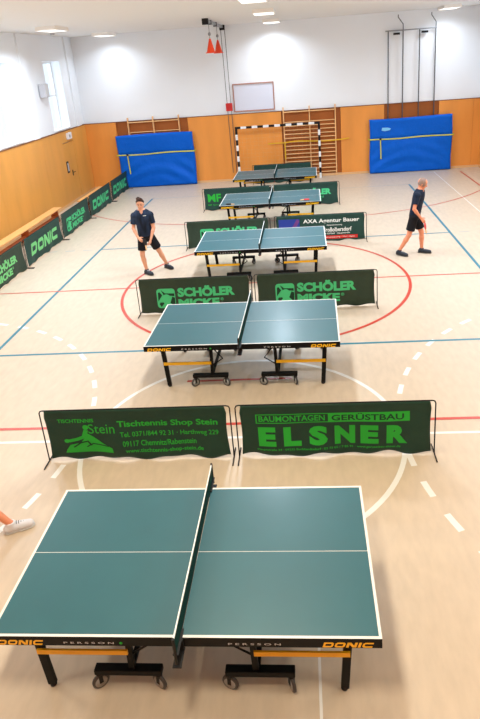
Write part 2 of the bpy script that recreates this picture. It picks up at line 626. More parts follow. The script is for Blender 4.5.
def build_table():
    t = thing('table_tennis_table', '', 'table')
    for s in (-1, 1):
        b = MB()
        x0, x1 = sorted((s*0.008, s*1.37))
        b.box(x0, -0.7625, 0.737, x1, 0.7625, 0.759)
        b.mi = 1
        z0, z1 = 0.759, 0.7602
        b.box(x0, -0.7625, z0, x1, -0.7425, z1)
        b.box(x0, 0.7425, z0, x1, 0.7625, z1)
        e0, e1 = sorted((s*1.35, s*1.37))
        b.box(e0, -0.7425, z0, e1, 0.7425, z1)
        x2, x3 = sorted((s*0.008, s*1.35))
        b.box(x2, -0.0022, z0, x3, 0.0022, z1)
        b.build('tabletop', [M_top, M_line_w], t)
        b = MB()      # apron under the edge
        b.box(x0, -0.7640, 0.677, x1, -0.735, 0.7365)
        b.box(x0, 0.735, 0.677, x1, 0.7640, 0.7365)
        b.box(x0, -0.7640, 0.7365, x1, -0.7627, 0.7585)
        b.box(x0, 0.7627, 0.7365, x1, 0.7640, 0.7585)
        a0, a1 = sorted((s*1.343, s*1.368))
        b.box(a0, -0.735, 0.677, a1, 0.735, 0.7368)
        a0, a1 = sorted((s*0.010, s*0.030))
        b.box(a0, -0.735, 0.70, a1, 0.735, 0.7368)
        ap = b.build('side_frame', M_black, t)
        V, F = DONIC
        c0 = -1.32 if s < 0 else 0.97
        for ys in (-1, 1):
            b = MB()
            for_x = lambda u: (c0+u*0.345) if ys < 0 else (c0+0.345-u*0.345)
            b.add([(for_x(vx), ys*0.7652, 0.682+vy*0.046) for vx, vy in V], F)
            b.build('brand_lettering', M_yellow, ap)
        v, f = text_geo('P E R S S O N', 0.01)
        b = MB()
        c1 = -0.83 if s < 0 else 0.33
        b.add([(c1+vx*0.36, -0.7652, 0.697+vy*0.017) for vx, vy in v], f)
        b.build('lettering', M_grey, ap)
        if s < 0:
            MB().lathe([(0.012, 0), (0.012, 0.001)], (-0.42, -0.7658, 0.705), 'y', 10).build('logo_dot', M_green, ap)
        for ys in (-1, 1):
            y = ys*0.555
            b = MB()
            b.beam((s*1.165, y, 0.68), (s*1.122, y, 0.02), 0.06, 0.035, (0, 1, 0))
            lg = b.build('leg', M_black, t)
            MB().lathe([(0.02, 0), (0.026, 0.004), (0.026, 0.02), (0.018, 0.03)], (s*1.119, y, 0)).build('foot', M_blackp, lg)
            MB().box(s*1.165, y-0.034, 0.362, s*0.47, y-0.018, 0.405).build('cross_bar', M_yellow, t)
            b = MB()
            b.beam((s*0.47, y, 0.19), (s*0.455, y, 0.70), 0.045, 0.035, (0, 1, 0))
            b.build('post', M_black, t)
            b = MB()
            b.box(s*0.24, y-0.035, 0.145, s*0.76, y+0.035, 0.195)
            wb = b.build('wheel_beam', M_black, t, bevel=0.006)
            b = MB()
            b.tube([(s*0.44, y, 0.62), (s*0.30, y, 0.44), (s*0.46, y, 0.33)], 0.009, 6)
            b.build('brace', M_black, t)
            for wx in (0.27, 0.73):
                b = MB()
                an = R(CAST[(s, ys, wx)])
                ca, sa = math.cos(an), math.sin(an)
                for q in (-1, 1):
                    px_, py_ = s*wx+q*0.021*ca, y-0.012+q*0.021*sa
                    b.beam((px_, py_, 0.060), (px_-0.004*q*ca, py_-0.004*q*sa, 0.140), 0.030, 0.003, (ca, sa, 0))
                b.lathe([(0.026, 0.136), (0.026, 0.1445)], (s*wx, y-0.012, 0), 'z', 12)
                b.build('wheel_fork', M_blackp, wb)
                b = MB()
                b.lathe([(0.052, -0.014), (0.066, -0.009), (0.066, 0.009), (0.052, 0.014)], (0, 0, 0), 'x', 20)
                b.mi = 1
                b.lathe([(0.048, -0.0155), (0.048, 0.0155)], (0, 0, 0), 'x', 14)
                b.mi = 2
                b.lathe([(0.020, -0.018), (0.020, 0.018)], (0, 0, 0), 'x', 12)
                wh = b.build('wheel', [M_hub, M_tyre, M_steel], wb)
                wh.location = (s*wx, y-0.012, 0.066)
                wh.rotation_euler = (0, 0, R(CAST[(s, ys, wx)]))
        b = MB()
        b.box(s*0.46, -0.52, 0.155, s*0.50, 0.52, 0.185)
        b.build('base_tube', M_black, t)
    return t


def build_net():
    t = thing('table_tennis_net', '', 'net')
    b = MB()
    n = 12
    V, F = [], []
    for i in range(n+1):
        y = -0.90+1.80*i/n
        sag = -0.006*math.sin(PI*i/n)
        for z in (0.005, 0.140+sag):
            V += [(-0.0025, y, z), (0.0025, y, z)]
    for i in range(n):
        k = 4*i
        F += [(k, k+2, k+6, k+4), (k+1, k+5, k+7, k+3)]
    F += [(0, 1, 3, 2), (4*n, 4*n+2, 4*n+3, 4*n+1)]
    b.add(V, F)
    b.build('mesh', M_net, t)
    b = MB()
    V, F = [], []
    for i in range(n+1):
        y = -0.90+1.80*i/n
        sag = -0.006*math.sin(PI*i/n)
        for z in (0.138+sag, 0.1525+sag):
            V += [(-0.0045, y, z), (0.0045, y, z)]
    for i in range(n):
        k = 4*i
        F += [(k, k+2, k+6, k+4), (k+1, k+5, k+7, k+3), (k+2, k+3, k+7, k+6)]
    b.add(V, F)
    b.build('tape', M_tape, t)
    for s in (-1, 1):
        b = MB()
        b.tube([(0, s*0.905, -0.06), (0, s*0.905, 0.158)], 0.011, 8)
        b.box(-0.03, s*0.765, -0.095, 0.03, s*0.915, -0.085+0.0)
        b.box(-0.025, s*0.768, -0.09, 0.025, s*0.790, -0.0)
        b.box(-0.02, s*0.70, 0.0012, 0.02, s*0.90, 0.010)
        p = b.build('clamp', M_blackp, t)
        b = MB()
        b.lathe([(0.016, -0.125), (0.016, -0.10)], (0, s*0.85, 0), 'z', 12)
        b.build('clamp_screw', M_red, p)
    return t


TABLES = [(-0.068, -8.131, -0.003), (-0.05, -3.654, -0.02), (-0.052, 0.708, -0.005), (-0.029, 4.738, -0.014), (-0.03, 8.40, -0.02)]
TL = ['nearest table tennis table, in the foreground, large green top with white edges',
      'second table tennis table from the front, behind the nearest pair of barriers',
      'third table tennis table from the front, before the barrier with a red strip',
      'fourth table tennis table from the front, with bats lying on both corners',
      'farthest table tennis table, in front of the striped goal']
NL = ['dark net with white tape across the nearest table', 'dark net across the second table from the front',
      'dark net across the third table from the front', 'dark net across the fourth table from the front',
      'dark net across the farthest table by the goal']
t0 = build_table()
n0 = build_net()
tag(t0, group='green table tennis tables in a row')
tag(n0, group='nets on the table tennis tables')
for i, (x, y, a) in enumerate(TABLES):
    if i == 0:
        tt, nn = t0, n0
        tt.location = (x, y, 0); tt.rotation_euler = (0, 0, a); tt['label'] = TL[0]
        nn.location = (x, y, 0.7602); nn.rotation_euler = (0, 0, a); nn['label'] = NL[0]
    else:
        copy_tree(t0, (x, y, 0), a, TL[i])
        copy_tree(n0, (x, y, 0.7602), a, NL[i])

# ------------------------------------------------------------------ barriers
BW, BH = 2.26, 0.71


class Barrier:
    """cloth spans x -BW/2..BW/2 in its own frame, print faces -y"""
    def __init__(s, label, group, loc, rz, clothmat, seed, width=BW, height=BH, wave=1.0):
        s.t = thing('court_barrier', label, 'barrier', loc, rz, group)
        s.W, s.H, s.seed, s.wave = width, height, seed, wave
        hw = width/2
        rnd = random.Random(seed)
        s.ph = [rnd.uniform(0, 6.28) for _ in range(6)]
        b = MB()
        r = 0.008
        e = hw+0.005
        b.tube([(-e-0.03, 0, 0.012), (-e-0.03, 0, height-0.035), (-e-0.018, 0, height-0.008), (-e+0.01, 0, height),
                (e-0.01, 0, height), (e+0.018, 0, height-0.008), (e+0.03, 0, height-0.035), (e+0.03, 0, 0.012)], r, 8)
        b.build('frame', M_black, s.t)
        for q in (-1, 1):
            b = MB()
            b.tube([(q*(e+0.03), -0.17, 0.008), (q*(e+0.03), -0.14, 0.012), (q*(e+0.03), 0.14, 0.012), (q*(e+0.03), 0.17, 0.008)], r, 8)
            b.build('foot', M_black, s.t)
        NX, NZ = 64, 20
        V, F = [], []
        for side in (0, 1):
            for j in range(NZ+1):
                for i in range(NX+1):
                    u, v = i/NX, j/NZ
                    x, z = s.pt(u, v)
                    V.append((x, s.disp(x, z)+(0.0035 if side else -0.0), z))
        K = (NX+1)*(NZ+1)
        for j in range(NZ):
            for i in range(NX):
                a = j*(NX+1)+i
                F.append((a, a+1, a+NX+2, a+NX+1))
                F.append((K+a, K+a+NX+1, K+a+NX+2, K+a+1))
        for i in range(NX):
            F.append((i, K+i, K+i+1, i+1))
            a = NZ*(NX+1)+i
            F.append((a, a+1, K+a+1, K+a))
        for j in range(NZ):
            a = j*(NX+1)
            F.append((a, a+NX+1, K+a+NX+1, K+a))
            a += NX
            F.append((a, K+a, K+a+NX+1, a+NX+1))
        b = MB()
        b.add(V, F, True)
        s.cloth = b.build('cloth', clothmat, s.t)

    def pt(s, u, v):
        hw = s.W/2
        # the side hems curve in a little below the top corners
        ins = 0.020*math.sin(PI*min(1, v*1.0))+0.028*max(0, (v-0.86)/0.14)
        bot = 0.028+s.wave*(0.012*math.sin(6*u*PI+s.ph[0])+0.010*math.sin(11*u*PI+s.ph[1]))
        z = bot+(s.H-0.004-bot)*v
        x = -hw+ins+(s.W-2*ins)*u
        return x, z

    def disp(s, x, z):
        k = (1-z/s.H)
        d = 0.010+0.014*math.sin(5.2*x+2.5*z+s.ph[2])*k+0.009*math.sin(11*x-3.5*z+s.ph[3])*k
        d += 0.010*math.sin(9*z+2.2*x+s.ph[4])*k
        return d*s.wave*(min(1, (s.H-z)*8)) - 0.010

    def put(s, v, f, x0, z0, wd, ht, m, name, off=0.003, maxlen=0.07, label=None):
        """unit-square 2D shape laid on the cloth; x0, z0 lower left, seen from -y"""
        v = [(x0+a*wd, z0+c*ht) for a, c in v]
        v, f = subdivide2d(v, f, maxlen)
        b = MB()
        b.add([(x, s.disp(x, z)-off, z) for x, z in v], f)
        o = b.build(name, m, s.cloth)
        if label: o['label'] = label
        return o

    def text(s, txt, x0, z0, wd, ht, m, bold=0.02, name='lettering', off=0.003):
        v, f = text_geo(txt, bold)
        return s.put(v, f, x0, z0, wd, ht, m, name, off)


def rect():
    return [(0, 0), (1, 0), (1, 1), (0, 1)], [(0, 1, 2, 3)]


def disc(cx, cy, rx, ry, n=28):
    return [(cx+rx*math.cos(2*PI*k/n), cy+ry*math.sin(2*PI*k/n)) for k in range(n)], [tuple(range(n))]


def round_sq(r=0.16, n=5):
    v = []
    for cx, cy, a in ((1-r, 1-r, 0), (r, 1-r, 90), (r, r, 180), (1-r, r, 270)):
        for k in range(n+1):
            q = R(a+90*k/n)
            v.append((cx+r*math.cos(q), cy+r*math.sin(q)))
    return v, [tuple(range(len(v)))]


def scholer(B, x0=-0.72, m=None, k=1.0):
    m = m or M_mint
    a = (x0, 0.125, 0.35*k, 0.385)
    B.put(*round_sq(), *a, m, 'logo')
    for q in ([(0.20, 0.06), (0.42, 0.30), (0.16, 0.30), (0.10, 0.22)],
              [(0.24, 0.94), (0.38, 0.66), (0.96, 0.60), (0.96, 0.74), (0.46, 0.76)],
              [(0.70, 0.28), (0.96, 0.02), (0.98, 0.52), (0.84, 0.58)],
              [(0.06, 0.36), (0.30, 0.66), (0.16, 0.84), (0.08, 0.80)]):
        B.put(q, [tuple(range(len(q)))], *a, M_pdark, 'logo_notch', 0.005)
    B.put(*disc(0.52, 0.46, 0.25, 0.25), *a, m, 'logo_disc', 0.007)
    B.text('SCHÖLER', x0+0.40*k, 0.33, 1.08*k, 0.22, m, 0.055)
    B.text('MICKE', x0+0.40*k, 0.125, 0.78*k, 0.165, m, 0.055)
    B.text('®', x0+1.20*k, 0.23, 0.06, 0.06, m, 0.01)


GA = 'barriers between the table tennis tables'
# --- first row
B = Barrier('green barrier with green print of a table tennis shop, left of the nearest pair', GA, (-1.195, -5.90, 0), 0.004, M_cloth, 1, width=2.2, wave=1.2)
B.put([(0.02, 0.03), (0.98, 0.02), (0.97, 0.16), (0.80, 0.30), (0.62, 0.52), (0.52, 0.62), (0.46, 0.50), (0.36, 0.34), (0.14, 0.28), (0.05, 0.12)],
      [tuple(range(10))], -0.92, 0.10, 0.62, 0.46, M_green, 'logo', label='green print of a table tennis player')
B.put(*disc(0.50, 0.80, 0.055, 0.075), -0.92, 0.10, 0.62, 0.46, M_green, 'logo_head')
B.put(*stroke([(0.50, 0.72), (0.44, 0.52), (0.30, 0.45), (0.13, 0.40)], 0.09), -0.92, 0.10, 0.62, 0.46, M_green, 'logo_arm')
B.put(*disc(0.09, 0.40, 0.055, 0.06), -0.92, 0.10, 0.62, 0.46, M_green, 'logo_bat')
B.put(*stroke([(0.20, 0.20), (0.36, 0.34), (0.50, 0.38), (0.56, 0.24)], 0.035), -0.92, 0.10, 0.62, 0.46, M_pdark, 'logo_outline', 0.005)
B.put(*stroke([(0.46, 0.20), (0.60, 0.30), (0.90, 0.22)], 0.03), -0.92, 0.10, 0.62, 0.46, M_pdark, 'logo_outline', 0.005)
B.text('TISCHTENNIS', -0.94, 0.535, 0.44, 0.05, M_green, 0.02)
B.text('Stein', -0.58, 0.38, 0.32, 0.13, M_green, 0.0)
B.text('Tischtennis Shop Stein', -0.22, 0.44, 1.20, 0.105, M_green, 0.025)
B.text('Tel. 0371/844 92 31 · Harthweg 229', -0.20, 0.31, 1.18, 0.085, M_green, 0.012)
B.text('09117 Chemnitz/Rabenstein', -0.18, 0.20, 0.88, 0.075, M_green, 0.012)
B.text('www.tischtennis-shop-stein.de', -0.16, 0.095, 0.94, 0.07, M_green, 0.012)

B = Barrier('green barrier with one large bright green word, right of the nearest pair', GA, (1.14, -5.90, 0), -0.002, M_cloth, 2, width=2.2, wave=1.2)
v, f = stroke([(0, 0), (1, 0), (1, 1), (0, 1)], 0.02, True)
bx0, bw, bz, bh = -0.91, 1.76, 0.455, 0.125
B.put([(0, 0), (0.475, 0), (0.475, 0.09), (0, 0.09), (0, 0.91), (0.475, 0.91), (0.475, 1), (0, 1), (0.008, 0.09), (0.008, 0.91)],
      [(0, 1, 2, 3), (4, 5, 6, 7), (3, 8, 9, 4)], bx0, bz, bw, bh, M_green, 'outlined_box')
B.put([(0.475, 0), (1, 0), (1, 1), (0.475, 1)], [(0, 1, 2, 3)], bx0, bz, bw, bh, M_green, 'filled_box')
B.text('BAUMONTAGEN', bx0+0.035, bz+0.024, 0.765, 0.078, M_green, 0.02)
B.text('GERÜSTBAU', bx0+0.875, bz+0.022, 0.82, 0.094, M_pdark, 0.02, off=0.005)
x = bx0+0.02
for ch, wd in zip('ELSNER', (0.26, 0.26, 0.27, 0.29, 0.26, 0.29)):
    B.text(ch, x+0.0, 0.150, wd-0.055, 0.255, M_green, 0.06)
    x += 0.296
B.text('Hauptstraße 24 · 09235 Burkhardtsdorf · 03 73 65 / 7 85 91 · www.geruestbau-elsner.de', bx0, 0.085, 1.66, 0.035, M_green, 0.015)

# --- second row
B = Barrier('barrier with mint green square logo and two-line print, left one behind the second table', GA, (-1.225, -1.47, 0), 0.0, M_cloth2, 3, width=2.10)
scholer(B)
B = Barrier('barrier with mint green square logo and two-line print, right one behind the second table', GA, (1.035, -1.47, 0), -0.004, M_cloth2, 4, width=2.17)
scholer(B, -0.74)
# --- third row
B = Barrier('barrier with mint green print half hidden, left one behind the third table', GA, (-1.05, 2.65, 0), 0.0, M_cloth2, 5, width=2.08)
scholer(B, -0.70)
B = Barrier('green barrier with white insurance agency print and a red strip', GA, (1.26, 2.72, 0), -0.01, M_cloth3, 6, width=2.2)
B.put(*rect(), -1.03, 0.12, 0.52, 0.50, M_pblue, 'picture', label='blue and purple printed picture')
B.put([(0.30, 0.0), (0.55, 0.0), (1.0, 0.9), (0.88, 1.0)], [(0, 1, 2, 3)], -1.03, 0.12, 0.52, 0.50, M_ppurple, 'picture_stripe', 0.005)
B.text('AXA Agentur Bauer', -0.42, 0.47, 1.38, 0.13, M_pwhite, 0.02)
B.text('Generalvertretung', 0.16, 0.405, 0.38, 0.045, M_pwhite, 0.01)
B.text('Großolbersdorf', 0.05, 0.26, 0.72, 0.11, M_pwhite, 0.02)
B.text('Telefon 037369 · Hauptstraße', -0.05, 0.185, 0.78, 0.05, M_pwhite, 0.01)
B.put(*rect(), -0.30, 0.075, 1.22, 0.085, M_pred, 'red_strip')
B.text('Vorsorge · Versicherung · Vermögen', -0.25, 0.10, 1.10, 0.035, M_pwhite, 0.01, off=0.005)
# --- fourth row
B = Barrier('green barrier with two bright green letters showing, left one behind the fourth table', GA, (-1.20, 6.66, 0), 0.0, M_cloth3, 7, width=2.1)
B.text('MF', -0.93, 0.29, 0.42, 0.25, M_green, 0.03)
B.text('MF Sportboden', -0.93, 0.16, 0.62, 0.06, M_green, 0.015)
B = Barrier('green barrier with two mint green letters showing, right one behind the fourth table', GA, (0.945, 6.70, 0), 0.01, M_cloth3, 8, width=2.0)
scholer(B, -0.70)
# --- fifth row
B = Barrier('small plain dark green barrier in front of the striped goal', GA, (0.12, 10.55, 0), -0.01, M_cloth3, 9, width=2.15)

# --- side row along the left wall, print faces the court (+x)
GB = 'barriers along the left side of the court'


def donic_print(B, m=None):
    V, F = DONIC
    B.put(V, F, -0.86, 0.20, 1.74, 0.30, m or M_pale, 'brand_lettering')


side = [(0.51, 2.24, 'S', 'side barrier with pale green two-line print, nearest, cut by the left edge'),
        (2.90, 2.30, 'D', 'side barrier with one large pale green word, beside the long bench'),
        (5.33, 2.28, 'S', 'side barrier with green square logo and two-line print, middle of the side row'),
        (7.70, 2.22, 'D', 'side barrier with one green slanted word, second from the back wall'),
        (10.00, 2.08, 'D', 'side barrier with one green slanted word, last one beside the blue mat')]
for k, (yc, wd, kd, lab) in enumerate(side):
    B = Barrier(lab, GB, (-5.92, yc, 0), R(90), M_cloth2 if k == 0 else M_cloth3, 20+k, width=wd)
    if kd == 'D':
        donic_print(B, M_pale if k == 1 else M_mint)
    else:
        scholer(B, -0.80, M_pale if k == 0 else M_mint, 1.05)

# ------------------------------------------------------------------ benches
def bench(y0, y1, x, label):
    L = y1-y0
    t = thing('gym_bench', label, 'bench', (x, (y0+y1)/2, 0), 0, 'low wooden benches along the left wall')
    MB().box(-0.14, -L/2, 0.37, 0.14, L/2, 0.41).build('seat', M_bench, t, bevel=0.008)
    MB().box(-0.03, -L/2+0.1, 0.13, 0.03, L/2-0.1, 0.20).build('rail', M_bench_d, t)
    for yy in (-L/2+0.3, 0, L/2-0.3):
        b = MB()
        b.add([(-0.13, yy-0.03, 0), (0.13, yy-0.03, 0), (0.10, yy-0.03, 0.37), (-0.10, yy-0.03, 0.37),
               (-0.13, yy+0.03, 0), (0.13, yy+0.03, 0), (0.10, yy+0.03, 0.37), (-0.10, yy+0.03, 0.37)],
              [(0, 1, 2, 3), (7, 6, 5, 4), (0, 4, 5, 1), (1, 5, 6, 2), (2, 6, 7, 3), (3, 7, 4, 0)])
        b.build('leg', M_bench_d, t)


bench(1.6, 6.62, -7.0, 'long light wooden bench along the left wall behind the nearest side barriers')
bench(7.4, 9.75, -6.50, 'light wooden bench by the door, its end showing behind the farther side barriers')

# ------------------------------------------------------------------ blue crash mats
def crash_mat(x0, x1, label, seed):
    t = thing('crash_mat', label, 'gym mat', ((x0+x1)/2, 11.34, 0), 0, 'blue crash mats against the back wall')
    rnd = random.Random(seed)
    ph = [rnd.uniform(0, 6.28) for _ in range(8)]
    W, H, D = (x1-x0), 2.0, 0.20
    NX, NZ = 70, 50
    V, F = [], []
    def wr(u, v):
        d = 0.022*math.sin(9*v+3*u+ph[0])*math.sin(PI*u)
        d += 0.016*math.sin(14*u+9*(u-0.5)*(v-0.5)+ph[1])*(0.4+0.6*(1-v))
        d += 0.020*math.sin(26*(v+0.35*(u-0.5)**2*4)+ph[2])*max(0, 1-abs(v-0.25)*3)
        d += 0.018*math.sin(22*(u+v*0.8)+ph[3])*max(0, 1-((u-0.85)**2+(v-0.25)**2)*8)
        d += -0.03*math.exp(-((v-0.645)/0.03)**2)
        return d
    for side_ in (0, 1):
        for j in range(NZ+1):
            for i in range(NX+1):
                u, v = i/NX, j/NZ
                ed = min(u, 1-u, v, 1-v)
                rr = min(1, ed/0.035)
                bulge = math.sqrt(max(0, 1-(1-rr)**2))
                x = (u-0.5)*W+0.015*math.sin(7*v+ph[4])
                z = 0.01+v*H+0.020*math.sin(4*u+ph[5])*v
                y = (-D/2*(0.55+0.45*bulge)-wr(u, v)*rr) if side_ == 0 else D/2*(0.55+0.45*bulge)
                V.append((x, y, z))
    K = (NX+1)*(NZ+1)
    for j in range(NZ):
        for i in range(NX):
            a = j*(NX+1)+i
            F.append((a, a+1, a+NX+2, a+NX+1))
            F.append((K+a, K+a+NX+1, K+a+NX+2, K+a+1))
    for i in range(NX):
        F.append((i, K+i, K+i+1, i+1))
        a = NZ*(NX+1)+i
        F.append((a, a+1, K+a+1, K+a))
    for j in range(NZ):
        a = j*(NX+1)
        F.append((a, a+NX+1, K+a+NX+1, K+a))
        a += NX
        F.append((a, K+a, K+a+NX+1, a+NX+1))
    MB().add(V, F, True).build('cover', M_mat, t)
    b = MB()
    NS = 30
    V, F = [], []
    for i in range(NS+1):
        x = -W/2-0.05+(W+0.10)*i/NS
        z = 1.29+0.012*math.sin(3*x)+0.01*(x)
        for dz in (-0.022, 0.022):
            V += [(x, -D/2-0.028, z+dz), (x, -D/2-0.022, z+dz)]
    for i in range(NS):
        k = 4*i
        F += [(k, k+4, k+6, k+2), (k+1, k+3, k+7, k+5), (k+2, k+6, k+7, k+3), (k, k+1, k+5, k+4)]
    b.add(V, F)
    b.box(-W/2-0.05, -D/2-0.028, 1.25, -W/2-0.035, D/2, 1.31)
    b.box(W/2+0.035, -D/2-0.028, 1.27, W/2+0.05, D/2, 1.33)
    b.build('strap', M_strap, t)
    MB().add([(-W/2+0.36, -D/2-0.034, 1.30), (-W/2+0.40, -D/2-0.034, 1.30), (-W/2+0.42, -D/2-0.034, 0.55), (-W/2+0.38, -D/2-0.034, 0.55),
              (-W/2+0.36, -D/2-0.029, 1.30), (-W/2+0.40, -D/2-0.029, 1.30), (-W/2+0.42, -D/2-0.029, 0.55), (-W/2+0.38, -D/2-0.029, 0.55)],
             [(0, 1, 2, 3), (7, 6, 5, 4), (0, 4, 5, 1), (1, 5, 6, 2), (2, 6, 7, 3), (3, 7, 4, 0)]).build('strap_end', M_strap, t)
    MB().box(-W/2+0.34, -D/2-0.040, 1.255, -W/2+0.42, -D/2-0.026, 1.325).build('buckle', M_blackp, t)
    return t


crash_mat(-6.20, -3.24, 'blue crash mat standing against the wall bars in the left corner', 5)
cm = crash_mat(3.42, 6.42, 'blue crash mat standing under the climbing poles on the right', 11)
MB().add([(-1.08, -0.145, 1.60), (-0.96, -0.147, 1.57), (-0.78, -0.147, 1.60), (-0.74, -0.147, 1.66), (-0.86, -0.147, 1.70), (-1.06, -0.145, 1.70)], [(0, 1, 2, 3, 4, 5)]).build('patch', mat('patch_blue', srgb(120, 200, 250), 0.4), cm)

# ------------------------------------------------------------------ wall bars
def wall_bars(xs, zb, y, label):
    t = thing('wall_bars', label, 'wall bars', (xs[0], y, 0), 0, 'wooden wall bars on the back wall')
    for x in xs:
        MB().box(x-xs[0]-0.02, -0.045, 0.0, x-xs[0]+0.02, 0.065, 2.64).build('upright', M_light_wood, t, bevel=0.006)
    for k in range(len(xs)-1):
        for z in zb:
            b = MB()
            off = -0.07 if z > 2.4 else 0
            b.tube([(xs[k]-xs[0]+0.0, off, z), (xs[k+1]-xs[0]+0.0, off, z)], 0.019, 8)
            b.build('rung', M_light_wood, t)


zb = [0.16+0.148*i for i in range(14)]+[2.46]
wall_bars([0.24, 1.21, 2.17], zb, 11.50, 'wooden wall bars behind the right half of the striped goal')
wall_bars([-5.71, -4.73, -3.74], zb, 11.50, 'wooden wall bars rising behind the left blue crash mat')

b = MB()
NS = 24
V, F = [], []
for i in range(NS+1):
    x = -0.40+3.06*i/NS
    z = 1.36+0.03*math.sin(2.2*x+0.5)-0.035*math.exp(-((x-0.23)/0.3)**2)+0.02*max(0, x-1.8)
    yv = 11.405+(0.01*math.sin(5*x))
    for dz in (-0.022, 0.022):
        V += [(x, yv, z+dz), (x, yv+0.005, z+dz)]
for i in range(NS):
    k = 4*i
    F += [(k, k+4, k+6, k+2), (k+1, k+3, k+7, k+5), (k+2, k+6, k+7, k+3), (k, k+1, k+5, k+4)]
b.add(V, F)
b.box(0.225, 11.398, 0.72, 0.27, 11.403, 1.36)
tag(b.build('mat_strap', M_strap_y), 'long yellow strap hanging across the wall bars behind the goal', 'strap')

# ------------------------------------------------------------------ handball goal
t = thing('handball_goal', 'striped black and white goal with net before the back wall', 'goal', (0, 11.12, 0))


def striped(a, b_, mb, n):
    a, b_ = Vector(a), Vector(b_)
    for i in range(n):
        mb.mi = i % 2
        mb.beam(a+(b_-a)*i/n, a+(b_-a)*(i+1)/n, 0.08, 0.08, (0, 1, 0))


for s, nm in ((-1, 'post'), (1, 'post')):
    mb = MB()
    striped((s*1.54, 0, 0), (s*1.54, 0, 2.0), mb, 10)
    mb.build(nm, [M_white, M_blackp], t)
mb = MB()
striped((-1.58, 0, 2.04), (1.58, 0, 2.04), mb, 15)
mb.build('crossbar', [M_blackp, M_white], t)
for s in (-1, 1):
    mb = MB()
    mb.tube([(s*1.54, 0.03, 1.98), (s*1.54, 0.19, 1.93), (s*1.54, 0.26, 0.012), (s*1.54, 0.03, 0.012)], 0.012, 6)
    mb.build('net_support', M_steel, t)
mb = MB()
for i in range(21):
    x = -1.50+3.0*i/20
    mb.tube([(x, 0.02, 2.0), (x, 0.20, 1.9), (x, 0.24, 0.02)], 0.0013, 3, caps=False)
for i in range(14):
    z = 0.04+1.86*i/13
    yy = 0.24-0.04*(z/1.9)
    mb.tube([(-1.52, yy, z), (1.52, yy, z)], 0.0013, 3, caps=False)
o = mb.build('net', M_goalnet, t)

# ------------------------------------------------------------------ climbing poles
t = thing('climbing_poles', 'four slim grey climbing poles with hook brackets on the right of the back wall', 'climbing poles', (4.94, 11.53, 0))
PX = [4.11-4.94, 4.63-4.94, 5.21-4.94, 5.77-4.94]
for x in PX:
    MB().tube([(x, -0.05, 0.0), (x, -0.05, 4.98)], 0.021, 8).build('pole', M_pole, t)
MB().tube([(PX[0]-0.10, -0.05, 5.0), (PX[3]+0.04, -0.05, 5.0)], 0.02, 8).build('top_rail', M_steel, t)
for x in (PX[0]+0.30, PX[2]+0.18):
    MB().box(x-0.12, -0.12, 4.86, x+0.10, -0.02, 4.93).build('latch', M_blackp, t)
for x in (PX[1], PX[3]):
    MB().tube([(x, -0.05, 5.0), (x, -0.05, 5.20), (x-0.22, -0.35, 5.42), (x-0.22, -0.36, 5.50)], 0.016, 8).build('hook_arm', M_pole, t)

# ------------------------------------------------------------------ ceiling track, cables and cones
t = thing('ceiling_rope_track', 'grey ceiling track with pulleys and cables running down the back wall', 'rope track', (-1.78, 9.4, ZC))
MB().box(-0.04, -2.2, -0.10, 0.04, 2.05, -0.02).build('rail', M_steel, t)
for y in (-2.15, 2.0):
    MB().box(-0.09, y-0.07, -0.17, 0.09, y+0.07, -0.0).build('pulley_block', M_blackp, t)
for y in (-1.2, 0.1):
    MB().box(-0.06, y-0.05, -0.13, 0.06, y+0.05, -0.0).build('pulley_block', M_pole, t)
for dx in (-0.06, 0.08):
    MB().tube([(dx, 2.02, -0.10), (dx+0.02, 2.06, -5.3)], 0.011, 6).build('cable', M_pole, t)
MB().box(-0.10, 1.98, -2.98, 0.14, 2.04, -2.70).build('crank_box', M_red, t)
for k, (y, lab) in enumerate(((8.0, 'orange cone hanging under the ceiling track, left one'), (9.9, 'orange cone hanging under the ceiling track, right one'))):
    c = thing('hanging_cone', lab, 'cone', (-1.79, y, 4.68), 0, 'orange cones hung from the ceiling track')
    b = MB()
    b.lathe([(0.165, 0), (0.165, 0.02), (0.13, 0.03), (0.03, 0.40), (0.02, 0.42)], (0, 0, 0), 'z', 20)
    b.build('cone', M_orange, c)
    MB().tube([(0, 0, 0.42), (0.0, 0, ZC-4.68-0.101)], 0.009, 6).build('cord', M_steel, c)
    MB().lathe([(0.03, 0.50), (0.045, 0.53), (0.045, 0.57), (0.02, 0.60)], (0, 0, 0), 'z', 12).build('swivel', M_steel, c)

# framed hatch above the wood
t = thing('framed_wall_panel', 'pale bluish framed panel on the white wall above the goal', 'wall panel', (-0.83, YB, 2.58))
b = MB()
b.box(-0.77, -0.05, 0, 0.77, 0.0, 0.04)
b.box(-0.77, -0.05, 0.97, 0.77, 0.0, 1.01)
b.box(-0.77, -0.05, 0.04, -0.73, 0.0, 0.97)
b.box(0.73, -0.05, 0.04, 0.77, 0.0, 0.97)
b.build('frame', mat('frame_brown', srgb(176, 128, 112), 0.5), t)
MB().box(-0.73, -0.02, 0.04, 0.73, -0.004, 0.97).build('panel', M_panel, t)

